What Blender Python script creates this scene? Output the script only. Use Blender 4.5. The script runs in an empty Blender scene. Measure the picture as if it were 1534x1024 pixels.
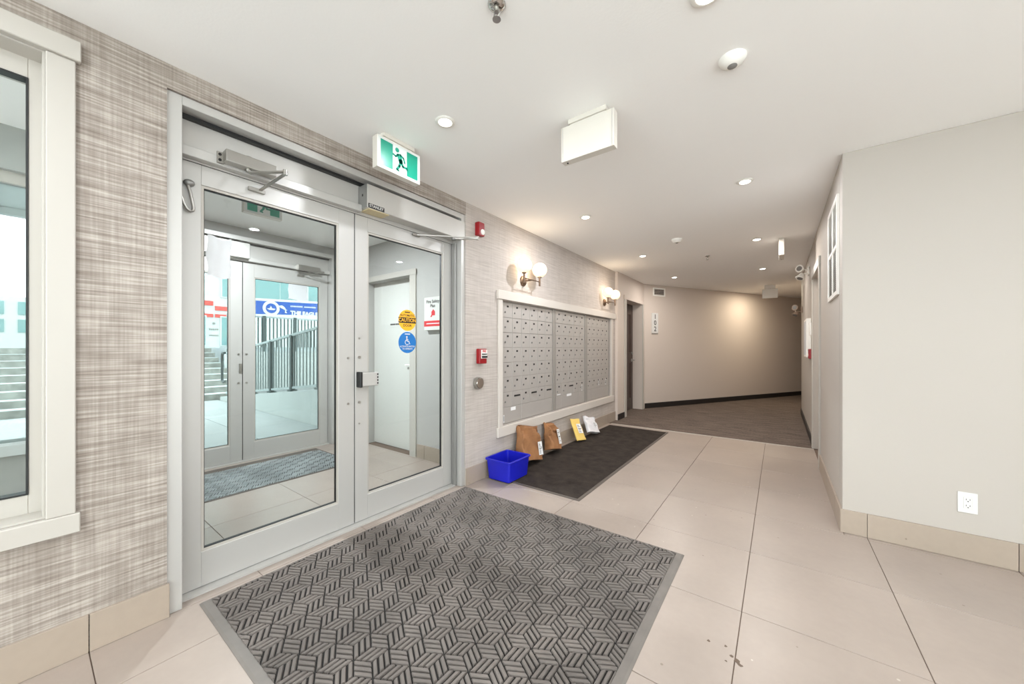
import bpy, bmesh, math, random
from mathutils import Vector, Matrix
random.seed(7)
scene = bpy.context.scene
COL = scene.collection
PI = math.pi

# ------------------------------------------------------------------ camera, world, exposure
cam_d = bpy.data.cameras.new('camera')
cam_d.sensor_fit = 'HORIZONTAL'; cam_d.sensor_width = 36.0
cam_d.lens = 540.86 / 1534 * 36.0
cam_d.shift_y = (521.25 - 512) / 1534
cam_d.clip_start = 0.05; cam_d.clip_end = 200
cam = bpy.data.objects.new('camera', cam_d); COL.objects.link(cam)
cam.location = (0, 0, 1.22); cam.rotation_euler = (PI / 2, 0, 0.63625)
scene.camera = cam

world = bpy.data.worlds.new('overcast'); scene.world = world; world.use_nodes = True
bg = world.node_tree.nodes['Background']
bg.inputs['Color'].default_value = (0.94, 0.975, 1.0, 1)
bg.inputs['Strength'].default_value = 5.2

vs = scene.view_settings
vs.view_transform = 'Standard'; vs.look = 'None'; vs.gamma = 1.0; vs.use_curve_mapping = False
vs.exposure = 0.42
scene.cycles.max_bounces = 11; scene.cycles.diffuse_bounces = 7
scene.cycles.use_adaptive_sampling = True; scene.cycles.adaptive_threshold = 0.02
scene.cycles.glossy_bounces = 5; scene.cycles.transparent_max_bounces = 24
scene.cycles.caustics_reflective = False; scene.cycles.caustics_refractive = False
scene.cycles.use_denoising = True
scene.cycles.sample_clamp_indirect = 6.0

LAMP_W = 10.0            # power of one corridor downlight
LOBBY_W = 6.0            # power of one lobby downlight, dimmed by day
LOBBY = (0.95, 0.985, 1.05)
HALL = (0.93, 0.875, 0.82)

# ------------------------------------------------------------------ materials
def lin(c):
    def f(u):
        u /= 255.0
        return u / 12.92 if u <= 0.04045 else ((u + 0.055) / 1.055) ** 2.4
    return (f(c[0]), f(c[1]), f(c[2]), 1.0)

def newmat(name):
    m = bpy.data.materials.new(name); m.use_nodes = True
    nt = m.node_tree
    return m, nt, nt.nodes, nt.links, nt.nodes['Principled BSDF']

def mat(name, col, rough=0.5, metal=0.0, bump=0.0, bscale=60, vary=0.0, vscale=4, spec=0.5, emit=None, estr=0.0):
    m, nt, N, L, P = newmat(name)
    P.inputs['Base Color'].default_value = lin(col); P.inputs['Roughness'].default_value = rough
    P.inputs['Metallic'].default_value = metal; P.inputs['Specular IOR Level'].default_value = spec
    if emit:
        P.inputs['Emission Color'].default_value = lin(emit); P.inputs['Emission Strength'].default_value = estr
    if vary or bump:
        tc = N.new('ShaderNodeTexCoord')
    if vary:
        n = N.new('ShaderNodeTexNoise'); n.inputs['Scale'].default_value = vscale; n.inputs['Detail'].default_value = 5
        L.new(tc.outputs['Object'], n.inputs['Vector'])
        r = N.new('ShaderNodeValToRGB')
        a = lin(col)
        r.color_ramp.elements[0].position = 0.3; r.color_ramp.elements[1].position = 0.7
        r.color_ramp.elements[0].color = tuple(max(0, x * (1 - vary)) for x in a[:3]) + (1,)
        r.color_ramp.elements[1].color = tuple(min(1, x * (1 + vary)) for x in a[:3]) + (1,)
        L.new(n.outputs['Fac'], r.inputs['Fac']); L.new(r.outputs['Color'], P.inputs['Base Color'])
    if bump:
        n2 = N.new('ShaderNodeTexNoise'); n2.inputs['Scale'].default_value = bscale; n2.inputs['Detail'].default_value = 4
        L.new(tc.outputs['Object'], n2.inputs['Vector'])
        b = N.new('ShaderNodeBump'); b.inputs['Strength'].default_value = bump; b.inputs['Distance'].default_value = 0.01
        L.new(n2.outputs['Fac'], b.inputs['Height']); L.new(b.outputs['Normal'], P.inputs['Normal'])
    return m

def mapped_noise(N, L, src, scale, detail=3, rough=0.5):
    mp = N.new('ShaderNodeMapping'); mp.inputs['Scale'].default_value = scale
    L.new(src, mp.inputs['Vector'])
    n = N.new('ShaderNodeTexNoise'); n.inputs['Scale'].default_value = 1.0
    n.inputs['Detail'].default_value = detail; n.inputs['Roughness'].default_value = rough
    L.new(mp.outputs['Vector'], n.inputs['Vector'])
    return n.outputs['Fac']

def mathn(N, L, op, a, b):
    n = N.new('ShaderNodeMath'); n.operation = op
    for i, x in enumerate((a, b)):
        if isinstance(x, (int, float)): n.inputs[i].default_value = x
        else: L.new(x, n.inputs[i])
    return n.outputs[0]

def ramp(N, L, fac, stops):
    r = N.new('ShaderNodeValToRGB'); e = r.color_ramp.elements
    while len(e) < len(stops): e.new(0.5)
    for k, (p, c) in enumerate(stops):
        e[k].position = p; e[k].color = c
    L.new(fac, r.inputs['Fac']); return r.outputs['Color']

def wallpaper_mat(name, stops):
    m, nt, N, L, P = newmat(name)
    g = N.new('ShaderNodeNewGeometry')
    a = mapped_noise(N, L, g.outputs['Position'], (1, 4.0, 130), 2)
    a2 = mapped_noise(N, L, g.outputs['Position'], (1, 6.0, 420), 2)
    b = mapped_noise(N, L, g.outputs['Position'], (1, 120, 3.2), 3)
    c = mapped_noise(N, L, g.outputs['Position'], (1, 14, 8), 2)
    s = mathn(N, L, 'ADD', mathn(N, L, 'MULTIPLY', a, 0.52), mathn(N, L, 'MULTIPLY', b, 0.22))
    s = mathn(N, L, 'ADD', s, mathn(N, L, 'MULTIPLY', a2, 0.16))
    s = mathn(N, L, 'ADD', s, mathn(N, L, 'MULTIPLY', c, 0.16))
    col = ramp(N, L, s, [(p, lin(c)) for p, c in stops])
    L.new(col, P.inputs['Base Color']); P.inputs['Roughness'].default_value = 0.8
    bp = N.new('ShaderNodeBump'); bp.inputs['Strength'].default_value = 0.15; bp.inputs['Distance'].default_value = 0.004
    L.new(s, bp.inputs['Height']); L.new(bp.outputs['Normal'], P.inputs['Normal'])
    return m

def tile_mat(name, col, rough):
    m, nt, N, L, P = newmat(name)
    g = N.new('ShaderNodeNewGeometry'); oi = N.new('ShaderNodeObjectInfo')
    n1 = mapped_noise(N, L, g.outputs['Position'], (2.2, 2.2, 2.2), 4)
    n2 = mapped_noise(N, L, g.outputs['Position'], (30, 30, 30), 3)
    s = mathn(N, L, 'ADD', mathn(N, L, 'MULTIPLY', n1, 0.65), mathn(N, L, 'MULTIPLY', n2, 0.2))
    s = mathn(N, L, 'ADD', s, mathn(N, L, 'MULTIPLY', oi.outputs['Random'], 0.15))
    a = lin(col)
    col1 = ramp(N, L, s, [(0.3, tuple(x * 0.90 for x in a[:3]) + (1,)), (0.7, tuple(min(1, x * 1.08) for x in a[:3]) + (1,))])
    v = N.new('ShaderNodeTexVoronoi'); v.inputs['Scale'].default_value = 14.0; v.inputs['Randomness'].default_value = 1.0
    L.new(g.outputs['Position'], v.inputs['Vector'])
    spot = mathn(N, L, 'LESS_THAN', v.outputs['Distance'], 0.075)
    sep = N.new('ShaderNodeSeparateColor'); L.new(v.outputs['Color'], sep.inputs['Color'])
    few = mathn(N, L, 'GREATER_THAN', sep.outputs[0], 0.80)
    lightones = mathn(N, L, 'GREATER_THAN', sep.outputs[1], 0.55)
    fac = mathn(N, L, 'MULTIPLY', spot, few)
    mx0 = N.new('ShaderNodeMix'); mx0.data_type = 'RGBA'; mx0.inputs['A'].default_value = lin((120, 108, 96)); mx0.inputs['B'].default_value = lin((196, 187, 177))
    L.new(lightones, mx0.inputs['Factor'])
    mx = N.new('ShaderNodeMix'); mx.data_type = 'RGBA'
    L.new(mathn(N, L, 'MULTIPLY', fac, 0.75), mx.inputs['Factor']); L.new(col1, mx.inputs['A']); L.new(mx0.outputs['Result'], mx.inputs['B'])
    L.new(mx.outputs['Result'], P.inputs['Base Color'])
    P.inputs['Roughness'].default_value = rough
    return m

def streak_mat(name, c0, c1, scale, rough=0.9, scale2=None):
    m, nt, N, L, P = newmat(name)
    g = N.new('ShaderNodeNewGeometry')
    n = mapped_noise(N, L, g.outputs['Position'], scale, 4, 0.6)
    if scale2:
        n = mathn(N, L, 'ADD', mathn(N, L, 'MULTIPLY', n, 0.6), mathn(N, L, 'MULTIPLY', mapped_noise(N, L, g.outputs['Position'], scale2, 3), 0.4))
    L.new(ramp(N, L, n, [(0.35, lin(c0)), (0.65, lin(c1))]), P.inputs['Base Color'])
    P.inputs['Roughness'].default_value = rough; P.inputs['Specular IOR Level'].default_value = 0.2
    b = N.new('ShaderNodeBump'); b.inputs['Strength'].default_value = 0.3; b.inputs['Distance'].default_value = 0.004
    L.new(n, b.inputs['Height']); L.new(b.outputs['Normal'], P.inputs['Normal'])
    return m

def glass_mat(name, tint):
    m, nt, N, L, P = newmat(name)
    N.remove(P)
    out = N['Material Output']
    t = N.new('ShaderNodeBsdfTransparent'); t.inputs['Color'].default_value = tint
    gl = N.new('ShaderNodeBsdfGlossy'); gl.inputs['Roughness'].default_value = 0.0
    g = N.new('ShaderNodeNewGeometry')
    dt = N.new('ShaderNodeVectorMath'); dt.operation = 'DOT_PRODUCT'
    L.new(g.outputs['Incoming'], dt.inputs[0]); L.new(g.outputs['Normal'], dt.inputs[1])
    c = mathn(N, L, 'ABSOLUTE', dt.outputs['Value'], 0.0)
    p5 = mathn(N, L, 'POWER', mathn(N, L, 'SUBTRACT', 1.0, c), 5.0)
    fr = mathn(N, L, 'ADD', mathn(N, L, 'MULTIPLY', p5, 0.96), 0.04)      # Schlick reflectance of one glass face
    mx = N.new('ShaderNodeMixShader')
    L.new(fr, mx.inputs['Fac']); L.new(t.outputs[0], mx.inputs[1]); L.new(gl.outputs[0], mx.inputs[2])
    L.new(mx.outputs[0], out.inputs['Surface'])
    return m

def emis(name, col, s):
    m, nt, N, L, P = newmat(name)
    P.inputs['Base Color'].default_value = (0, 0, 0, 1)
    P.inputs['Base Color'].default_value = lin(col)
    P.inputs['Emission Color'].default_value = lin(col); P.inputs['Emission Strength'].default_value = s
    return m

M = {}
M['ceiling'] = mat('ceiling_paint', (248, 247, 245), 0.9, bump=0.05, bscale=90)
M['paint'] = mat('warm_white_paint', (181, 174, 166), 0.6, bump=0.03, bscale=150)
M['hall'] = mat('greige_paint', (206, 194, 184), 0.7, bump=0.03, bscale=150)
M['vest'] = mat('vestibule_grey_paint', (172, 170, 166), 0.6)
M['wallpaper'] = wallpaper_mat('linen_wallpaper', [(0.36, (120, 109, 100)), (0.52, (152, 142, 133)), (0.68, (188, 179, 170))])
M['wallpaper_lit'] = wallpaper_mat('lit_linen_wallpaper', [(0.34, (166, 157, 149)), (0.52, (182, 173, 166)), (0.70, (197, 189, 182))])  # same linen wallpaper, the brighter light on it put into paler colours
M['trim'] = mat('trim_paint', (184, 179, 171), 0.4)
M['mailtrim'] = mat('surround_paint', (206, 199, 191), 0.4)
M['whitedoor'] = mat('white_door_paint', (204, 204, 198), 0.35)
M['tile'] = tile_mat('limestone_tile', (160, 147, 137), 0.32)
M['basetile'] = tile_mat('baseboard_tile', (164, 150, 136), 0.4)
M['grout'] = mat('grout', (104, 88, 76), 0.9)
M['carpet'] = streak_mat('carpet_fibre', (80, 70, 64), (122, 109, 100), (3, 16, 3), 0.95, (40, 40, 40))
M['blackbase'] = mat('black_rubber_base', (36, 33, 32), 0.5)
M['alu'] = mat('brushed_aluminium', (192, 190, 186), 0.38, metal=0.3, bump=0.02, bscale=300)
M['aludark'] = mat('dark_aluminium', (150, 149, 146), 0.4, metal=0.6)  # darker grey metal for caps, locks and the grille backing
M['steel'] = mat('steel', (172, 169, 163), 0.28, metal=0.9)
M['chrome'] = mat('chrome', (200, 198, 194), 0.15, metal=1.0)
M['black'] = mat('black_gasket', (22, 22, 22), 0.5)
M['opcase'] = mat('operator_case', (194, 191, 186), 0.4, metal=0.3)
M['glass'] = glass_mat('clear_glass', (0.95, 0.975, 0.965, 1))
M['outerglass'] = glass_mat('green_tinted_glass', (0.655, 0.70, 0.695, 1))
M['mbox'] = mat('mailbox_aluminium', (188, 183, 178), 0.42, metal=0.35, bump=0.02, bscale=200)
M['mboxframe'] = mat('mailbox_frame', (164, 159, 153), 0.42, metal=0.35)
M['plate'] = mat('white_plate', (216, 215, 212), 0.35)
M['red'] = mat('red_plastic', (146, 16, 26), 0.35)
M['redprint'] = mat('red_print', (200, 36, 44), 0.5)
M['white'] = mat('white_plastic', (240, 238, 232), 0.35)
M['blue'] = mat('blue_plastic', (22, 28, 178), 0.38, vary=0.08, vscale=6)
M['kraft'] = mat('kraft_paper', (150, 104, 66), 0.8, vary=0.25, vscale=7, bump=1.0, bscale=11)
M['label'] = mat('label_paper', (240, 240, 240), 0.6)
M['ink'] = mat('black_ink', (30, 28, 28), 0.6)
M['yellow'] = mat('yellow_envelope', (234, 200, 110), 0.6, bump=0.4, bscale=40)
M['mailer'] = mat('white_poly_mailer', (224, 222, 224), 0.35, bump=0.5, bscale=18)
M['runner'] = streak_mat('runner_pile', (36, 31, 28), (64, 56, 50), (9, 9, 9), 0.97, (120, 120, 120))
M['rubber'] = mat('mat_rubber', (112, 106, 100), 0.6, vary=0.1, vscale=12)
M['rubberdark'] = mat('runner_rubber', (84, 76, 69), 0.6)
M['matbase'] = mat('mat_groove', (34, 31, 29), 0.95)
M['rib'] = mat('mat_rib_fibre', (124, 116, 110), 0.95, vary=0.28, vscale=2.6, bump=0.8, bscale=420)
M['vrib'] = mat('wet_mat_rib', (140, 146, 146), 0.6, vary=0.35, vscale=3)
M['bronze'] = mat('brushed_bronze', (118, 98, 82), 0.35, metal=0.8)
M['globe'] = emis('opal_globe', (255, 230, 196), 0.6)
M['lens'] = emis('lamp_lens', (255, 250, 240), 7.0)
M['green'] = mat('exit_green', (18, 128, 104), 0.3, emit=(24, 150, 122), estr=0.05)
M['signwhite'] = mat('exit_white', (190, 192, 189), 0.3, emit=(246, 248, 244), estr=0.05)
M['signcase'] = mat('sign_case', (212, 207, 198), 0.4)
M['sensor'] = mat('sensor_amber', (206, 190, 150), 0.4)
M['brown'] = mat('dark_brown_door', (62, 47, 41), 0.4, vary=0.15, vscale=10)
M['stickeryellow'] = mat('sticker_yellow', (240, 178, 44), 0.4)
M['stickerblue'] = mat('sticker_blue', (30, 112, 184), 0.4)
M['paper'] = mat('paper', (206, 208, 210), 0.7, bump=0.3, bscale=20)
M['lensgrey'] = mat('grey_lens', (128, 126, 122), 0.25)
M['brownhead'] = mat('lamp_head_bronze', (150, 128, 110), 0.4)
# exterior
M['paver'] = tile_mat('frosty_paver', (184, 188, 188), 0.8)
M['paverjoint'] = mat('paver_joint', (130, 134, 134), 0.9)
M['concrete'] = mat('pale_concrete', (194, 198, 196), 0.85, vary=0.06, vscale=2, bump=0.1, bscale=30)
M['stone'] = mat('rough_step_stone', (146, 146, 140), 0.9, vary=0.35, vscale=7, bump=0.5, bscale=20)
M['snow'] = mat('snow_cap', (204, 210, 212), 0.9)
M['raillight'] = mat('pale_rail', (176, 186, 186), 0.5)
M['railmid'] = mat('grey_picket', (120, 132, 132), 0.5)
M['raildark'] = mat('dark_rail_post', (70, 84, 84), 0.5)
M['facade'] = mat('white_stucco', (206, 210, 208), 0.9, vary=0.03)
M['teal'] = mat('teal_window', (122, 158, 158), 0.25, vary=0.12, vscale=0.7)
M['redbrick'] = mat('red_panel', (206, 84, 76), 0.7)
M['banner'] = mat('banner_blue', (34, 88, 176), 0.6)
M['soffit'] = mat('ribbed_soffit_metal', (196, 200, 198), 0.6)
M['greystone'] = mat('grey_block', (170, 172, 168), 0.9, vary=0.1)

# ------------------------------------------------------------------ mesh helpers
ORG = {}
def link(o): COL.objects.link(o); return o

class MB:
    def __init__(s): s.v = []; s.f = []
    def add(s, V, F):
        k = len(s.v); s.v += [tuple(p) for p in V]; s.f += [tuple(i + k for i in f) for f in F]; return s
    def box(s, x0, x1, y0, y1, z0, z1):
        return s.add([(x0, y0, z0), (x1, y0, z0), (x1, y1, z0), (x0, y1, z0), (x0, y0, z1), (x1, y0, z1), (x1, y1, z1), (x0, y1, z1)],
                     [(0, 3, 2, 1), (4, 5, 6, 7), (0, 1, 5, 4), (1, 2, 6, 5), (2, 3, 7, 6), (3, 0, 4, 7)])
    def cyl(s, p, q, r, n=16, r2=None):
        p = Vector(p); q = Vector(q); r2 = r if r2 is None else r2
        a = (q - p).normalized(); u = a.orthogonal().normalized(); w = a.cross(u)
        V = []
        for c, rr in ((p, r), (q, r2)):
            for i in range(n):
                t = 2 * PI * i / n; V.append(c + (u * math.cos(t) + w * math.sin(t)) * rr)
        F = [(i, (i + 1) % n, n + (i + 1) % n, n + i) for i in range(n)]
        F += [tuple(range(n - 1, -1, -1)), tuple(range(n, 2 * n))]
        return s.add(V, F)
    def tube(s, pts, r, n=8):
        pts = [Vector(p) for p in pts]; V = []; F = []
        u = (pts[1] - pts[0]).orthogonal().normalized()
        for i, p in enumerate(pts):
            d = (pts[min(i + 1, len(pts) - 1)] - pts[max(i - 1, 0)]).normalized()
            u = (u - d * u.dot(d)).normalized(); w = d.cross(u)
            for j in range(n):
                t = 2 * PI * j / n; V.append(p + (u * math.cos(t) + w * math.sin(t)) * r)
        for i in range(len(pts) - 1):
            for j in range(n):
                a = i * n + j; b = i * n + (j + 1) % n; F.append((a, b, b + n, a + n))
        F.append(tuple(range(n - 1, -1, -1))); F.append(tuple(range((len(pts) - 1) * n, len(pts) * n)))
        return s.add(V, F)
    def sphere(s, c, r, n=24, m=14, sc=(1, 1, 1)):
        V = [(c[0], c[1], c[2] + r * sc[2])]
        for i in range(1, m):
            ph = PI * i / m
            for j in range(n):
                t = 2 * PI * j / n
                V.append((c[0] + r * sc[0] * math.sin(ph) * math.cos(t), c[1] + r * sc[1] * math.sin(ph) * math.sin(t), c[2] + r * sc[2] * math.cos(ph)))
        V.append((c[0], c[1], c[2] - r * sc[2])); F = []
        for j in range(n): F.append((0, 1 + j, 1 + (j + 1) % n))
        for i in range(m - 2):
            for j in range(n):
                a = 1 + i * n + j; b = 1 + i * n + (j + 1) % n; F.append((a, a + n, b + n, b))
        k = 1 + (m - 2) * n
        for j in range(n): F.append((k + j, len(V) - 1, k + (j + 1) % n))
        return s.add(V, F)
    def lathe(s, c, prof, n=28):           # profile of (radius, z) about a vertical axis through c
        V = []; F = []
        for r, z in prof:
            for j in range(n):
                t = 2 * PI * j / n; V.append((c[0] + r * math.cos(t), c[1] + r * math.sin(t), c[2] + z))
        for i in range(len(prof) - 1):
            for j in range(n):
                a = i * n + j; b = i * n + (j + 1) % n; F.append((a, b, b + n, a + n))
        F.append(tuple(range(n))); F.append(tuple(range((len(prof) - 1) * n, len(prof) * n)))
        return s.add(V, F)
    def prism(s, fr, pts, h0, h1):         # polygon in plane fr=(o,right,up,normal) raised from h0 to h1
        o, r, u, nn = fr; n = len(pts)
        V = [o + r * x + u * y + nn * h0 for x, y in pts] + [o + r * x + u * y + nn * h1 for x, y in pts]
        F = [tuple(range(n - 1, -1, -1)), tuple(range(n, 2 * n))] + [(i, (i + 1) % n, n + (i + 1) % n, n + i) for i in range(n)]
        return s.add(V, F)
    def build(s, name, m, parent=None, bevel=0, seg=1, smooth=False, origin=None):
        if parent is not None: o = ORG[parent.name]
        elif origin is not None: o = Vector(origin)
        else:
            xs, ys, zs = zip(*s.v)
            o = Vector(((min(xs) + max(xs)) / 2, (min(ys) + max(ys)) / 2, min(zs)))
        me = bpy.data.meshes.new(name)
        me.from_pydata([(x - o.x, y - o.y, z - o.z) for x, y, z in s.v], [], s.f)
        if bevel or True:
            b = bmesh.new(); b.from_mesh(me)
            if bevel: bmesh.ops.bevel(b, geom=b.edges[:] , offset=bevel, segments=seg, profile=0.6, affect='EDGES', clamp_overlap=True)
            bmesh.ops.recalc_face_normals(b, faces=b.faces[:])
            b.to_mesh(me); b.free()
        if smooth:
            me.shade_smooth(); me.set_sharp_from_angle(angle=math.radians(40))
        me.materials.append(m)
        ob = link(bpy.data.objects.new(name, me)); ORG[ob.name] = o
        if parent is not None: ob.parent = parent
        else: ob.location = o
        return ob

def FR(o, r, u=(0, 0, 1)):
    o = Vector(o); r = Vector(r).normalized(); u = Vector(u).normalized(); return (o, r, u, r.cross(u))
def thing(name, label, cat, loc, group=None, kind=None):
    e = link(bpy.data.objects.new(name, None)); e.location = loc; e.empty_display_size = 0.1
    ORG[e.name] = Vector(loc); e['label'] = label
    if cat: e['category'] = cat
    if group: e['group'] = group
    if kind: e['kind'] = kind
    return e
def tag(o, label, cat=None, group=None, kind=None):
    o['label'] = label
    if cat: o['category'] = cat
    if group: o['group'] = group
    if kind: o['kind'] = kind
    return o
def struct(o, label): o['kind'] = 'structure'; o['label'] = label; return o
def copy_at(src, delta, parent=None, name=None):      # copy sharing mesh data, shifted by delta
    c = src.copy(); link(c); ORG[c.name] = ORG[src.name] + Vector(delta) if parent is None else ORG[parent.name]
    if parent is not None: c.parent = parent
    c.location = src.location + Vector(delta)
    return c
def text_mb(txt, fr, size, h0=0.0, h1=0.0008, align='CENTER', bold=0.0, sx=1.0, spacing=1.0):
    cu = bpy.data.curves.new('lettering_curve', 'FONT'); cu.body = txt; cu.size = size
    cu.align_x = align; cu.align_y = 'CENTER'; cu.offset = bold; cu.space_line = spacing
    cu.resolution_u = 3; cu.extrude = 0.0
    ob = bpy.data.objects.new('lettering_tmp', cu); link(ob)
    dg = bpy.context.evaluated_depsgraph_get()
    me = bpy.data.meshes.new_from_object(ob.evaluated_get(dg))
    o, r, u, n = fr
    mb = MB()
    mb.add([o + r * (v.co.x * sx) + u * v.co.y + n * h1 for v in me.vertices], [tuple(p.vertices) for p in me.polygons])
    bpy.data.objects.remove(ob); bpy.data.curves.remove(cu); bpy.data.meshes.remove(me)
    return mb
def disc_pts(cx, cy, r, n=28): return [(cx + r * math.cos(2 * PI * i / n), cy + r * math.sin(2 * PI * i / n)) for i in range(n)]
def bar_pts(x0, y0, x1, y1, w):
    d = Vector((x1 - x0, y1 - y0)).normalized(); n = Vector((-d.y, d.x)) * w / 2
    return [(x0 - n.x, y0 - n.y), (x1 - n.x, y1 - n.y), (x1 + n.x, y1 + n.y), (x0 + n.x, y0 + n.y)]

CZ = 2.515            # ceiling height
WX = -2.235           # face of the papered wall
DX = -2.355           # face of the inner door leaves
OX = -4.652           # face of the outer door leaves
TX0, TPX = -0.138, 0.5965      # floor joint grid
TY0, TPY = 0.157, 0.607
JOG = 5.97            # where the papered wall ends
BX = -2.19            # face of the bump-out with the brown door

# ------------------------------------------------------------------ setting: floor, ceiling, walls
floor = MB().box(-4.80, 3.3, -2.7, 5.665, -0.06, -0.0035).build('floor', M['grout'])
struct(floor, 'beige limestone tiled floor of the lobby and entry')
xs = [TX0 + TPX * k for k in range(-8, 6)]; ys = [TY0 + TPY * k for k in range(-2, 10)]
G = 0.0016
tile_cache = {}
def floor_tile(x0, x1, y0, y1):
    key = (round(x1 - x0, 3), round(y1 - y0, 3))
    if key not in tile_cache:
        mb = MB().box(-(x1 - x0) / 2 , (x1 - x0) / 2, -(y1 - y0) / 2, (y1 - y0) / 2, -0.012, 0.0)
        me_o = mb.build('tile', M['tile'], None, bevel=0.0012, origin=(0, 0, 0))
        tile_cache[key] = me_o.data; o = me_o
    else:
        o = link(bpy.data.objects.new('tile', tile_cache[key]))
    o.parent = floor
    o.location = Vector(((x0 + x1) / 2, (y0 + y1) / 2, 0)) - ORG[floor.name]
def clip_tiles(X0, X1, Y0, Y1):
    ex = sorted({X0, X1} | {x for x in xs if X0 + 0.01 < x < X1 - 0.01})
    ey = sorted({Y0, Y1} | {y for y in ys if Y0 + 0.01 < y < Y1 - 0.01})
    for i in range(len(ex) - 1):
        for j in range(len(ey) - 1):
            floor_tile(ex[i] + G, ex[i + 1] - G, ey[j] + G, ey[j + 1] - G)
YS = TY0 + TPY * 5
clip_tiles(-2.245, 3.1, -0.45, YS)
clip_tiles(-2.245, 0.345, YS, 5.66)
clip_tiles(0.345, 3.1, YS, 3.25)
clip_tiles(-4.64, -2.245, 0.26, 2.62)

mb = MB()
for (sx_, sy_, sr) in ((-0.132, 1.655, .012), (-0.120, 1.640, .008), (-0.150, 1.668, .006), (-0.175, 1.71, .005), (-0.235, 1.70, .006), (-0.165, 1.63, .004)):
    mb.prism((Vector((sx_, sy_, 0)), Vector((1, 0, 0)), Vector((0, 1, 0)), Vector((0, 0, 1))), [(sr * (.6 + .8 * random.random()) * math.cos(a_), sr * (.6 + .8 * random.random()) * math.sin(a_)) for a_ in [k * PI / 5 for k in range(10)]], 0.0, 0.0006)
mb.build('stain', M['grout'], floor)['kind'] = 'stuff'
carpet = MB().add([(-2.6, 5.665, -0.05), (0.6, 5.665, -0.05), (0.6, 8.6, -0.05), (5.0, 16.5, -0.05), (1.6, 16.5, -0.05), (-2.6, 9.0, -0.05),
                   (-2.6, 5.665, 0.002), (0.6, 5.665, 0.002), (0.6, 8.6, 0.002), (5.0, 16.5, 0.002), (1.6, 16.5, 0.002), (-2.6, 9.0, 0.002)],
                  [(5, 4, 3, 2, 1, 0), (6, 7, 8, 9, 10, 11), (0, 1, 7, 6), (1, 2, 8, 7), (2, 3, 9, 8), (3, 4, 10, 9), (4, 5, 11, 10), (5, 0, 6, 11)]).build('floor', M['carpet'])
struct(carpet, 'streaky taupe carpet of the corridor beyond the tiles')
strip = MB().box(-2.18, 0.34, 5.655, 5.672, -0.005, 0.004).build('trim_1', M['trim'])
struct(strip, 'thin pale transition strip between tiles and carpet')

ceil = MB().box(-4.80, 6.0, -2.7, 17.0, CZ, CZ + 0.12).build('ceiling', M['ceiling'])
struct(ceil, 'smooth white ceiling')

# papered wall with window, door and mailbox openings
WIN = (-1.45, 0.05, 0.575, 2.345)     # y0,y1,z0,z1
DOOR = (0.388, 2.335, 2.405)
MBX = (2.845, 5.755, 0.44, 1.70)
def near_boxes(mb, x0, x1):
    mb.box(x0, x1, -2.7, WIN[0], 0, CZ); mb.box(x0, x1, WIN[0], WIN[1], 0, WIN[2]); mb.box(x0, x1, WIN[0], WIN[1], WIN[3], CZ)
    mb.box(x0, x1, WIN[1], DOOR[0], 0, CZ); mb.box(x0, x1, DOOR[0], DOOR[1], DOOR[2], CZ)
    return mb
struct(near_boxes(MB(), -2.32, WX).build('wall_left', M['wallpaper']), 'wall in streaky greige linen-look wallpaper around window and doors')
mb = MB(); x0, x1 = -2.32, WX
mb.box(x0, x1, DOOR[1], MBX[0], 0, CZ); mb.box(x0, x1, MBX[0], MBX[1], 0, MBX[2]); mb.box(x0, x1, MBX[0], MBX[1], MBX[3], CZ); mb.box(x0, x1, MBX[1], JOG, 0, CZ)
struct(mb.build('wall_mail', M['wallpaper_lit']), 'mailbox wall in the same wallpaper, its brighter light painted into paler colours')
mb = near_boxes(MB(), -2.41, -2.32); mb.box(-2.41, -2.32, DOOR[1], JOG, 0, CZ)
struct(mb.build('wall_vestibule', M['vest']), 'painted vestibule side of the entrance wall')
# bump-out with door opening, 6.385..7.325
mb = MB(); mb.box(-2.41, BX, JOG, 6.385, 0, CZ); mb.box(-2.41, BX, 7.325, 7.46, 0, CZ); mb.box(-2.41, BX, 6.385, 7.325, 2.085, CZ); mb.box(-2.6, -2.41, 6.2, 7.6, 0, CZ)
struct(mb.build('wall_hall', M['hall']), 'short painted wall around the brown apartment door')
# diagonal far wall
A2 = Vector((BX, 7.45)); DD = (Vector((0.5, 12.1)) - A2).normalized(); NN = Vector((DD.y, -DD.x))   # NN points into the corridor
def diag(s, off=0.0): return A2 + DD * s + NN * off
def diagbox(mb, s0, s1, o0, o1, z0, z1):
    p = [diag(s0, o0), diag(s1, o0), diag(s1, o1), diag(s0, o1)]
    mb.add([(q.x, q.y, z0) for q in p] + [(q.x, q.y, z1) for q in p], [(0, 3, 2, 1), (4, 5, 6, 7), (0, 1, 5, 4), (1, 2, 6, 5), (2, 3, 7, 6), (3, 0, 4, 7)])
    return mb
struct(diagbox(MB(), -0.1, 9.4, -0.12, 0, 0, CZ).build('wall_far', M['hall']), 'long angled beige corridor wall with a warm pool of light')
struct(diagbox(MB(), 0.02, 9.3, 0, 0.012, 0.002, 0.105).build('baseboard_far', M['blackbase']), 'black rubber baseboard along the angled corridor wall')
struct(MB().box(BX, BX + 0.012, JOG, 6.285, 0.002, 0.10).build('baseboard_hall', M['blackbase']), 'short black baseboard beside the brown door')
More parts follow.
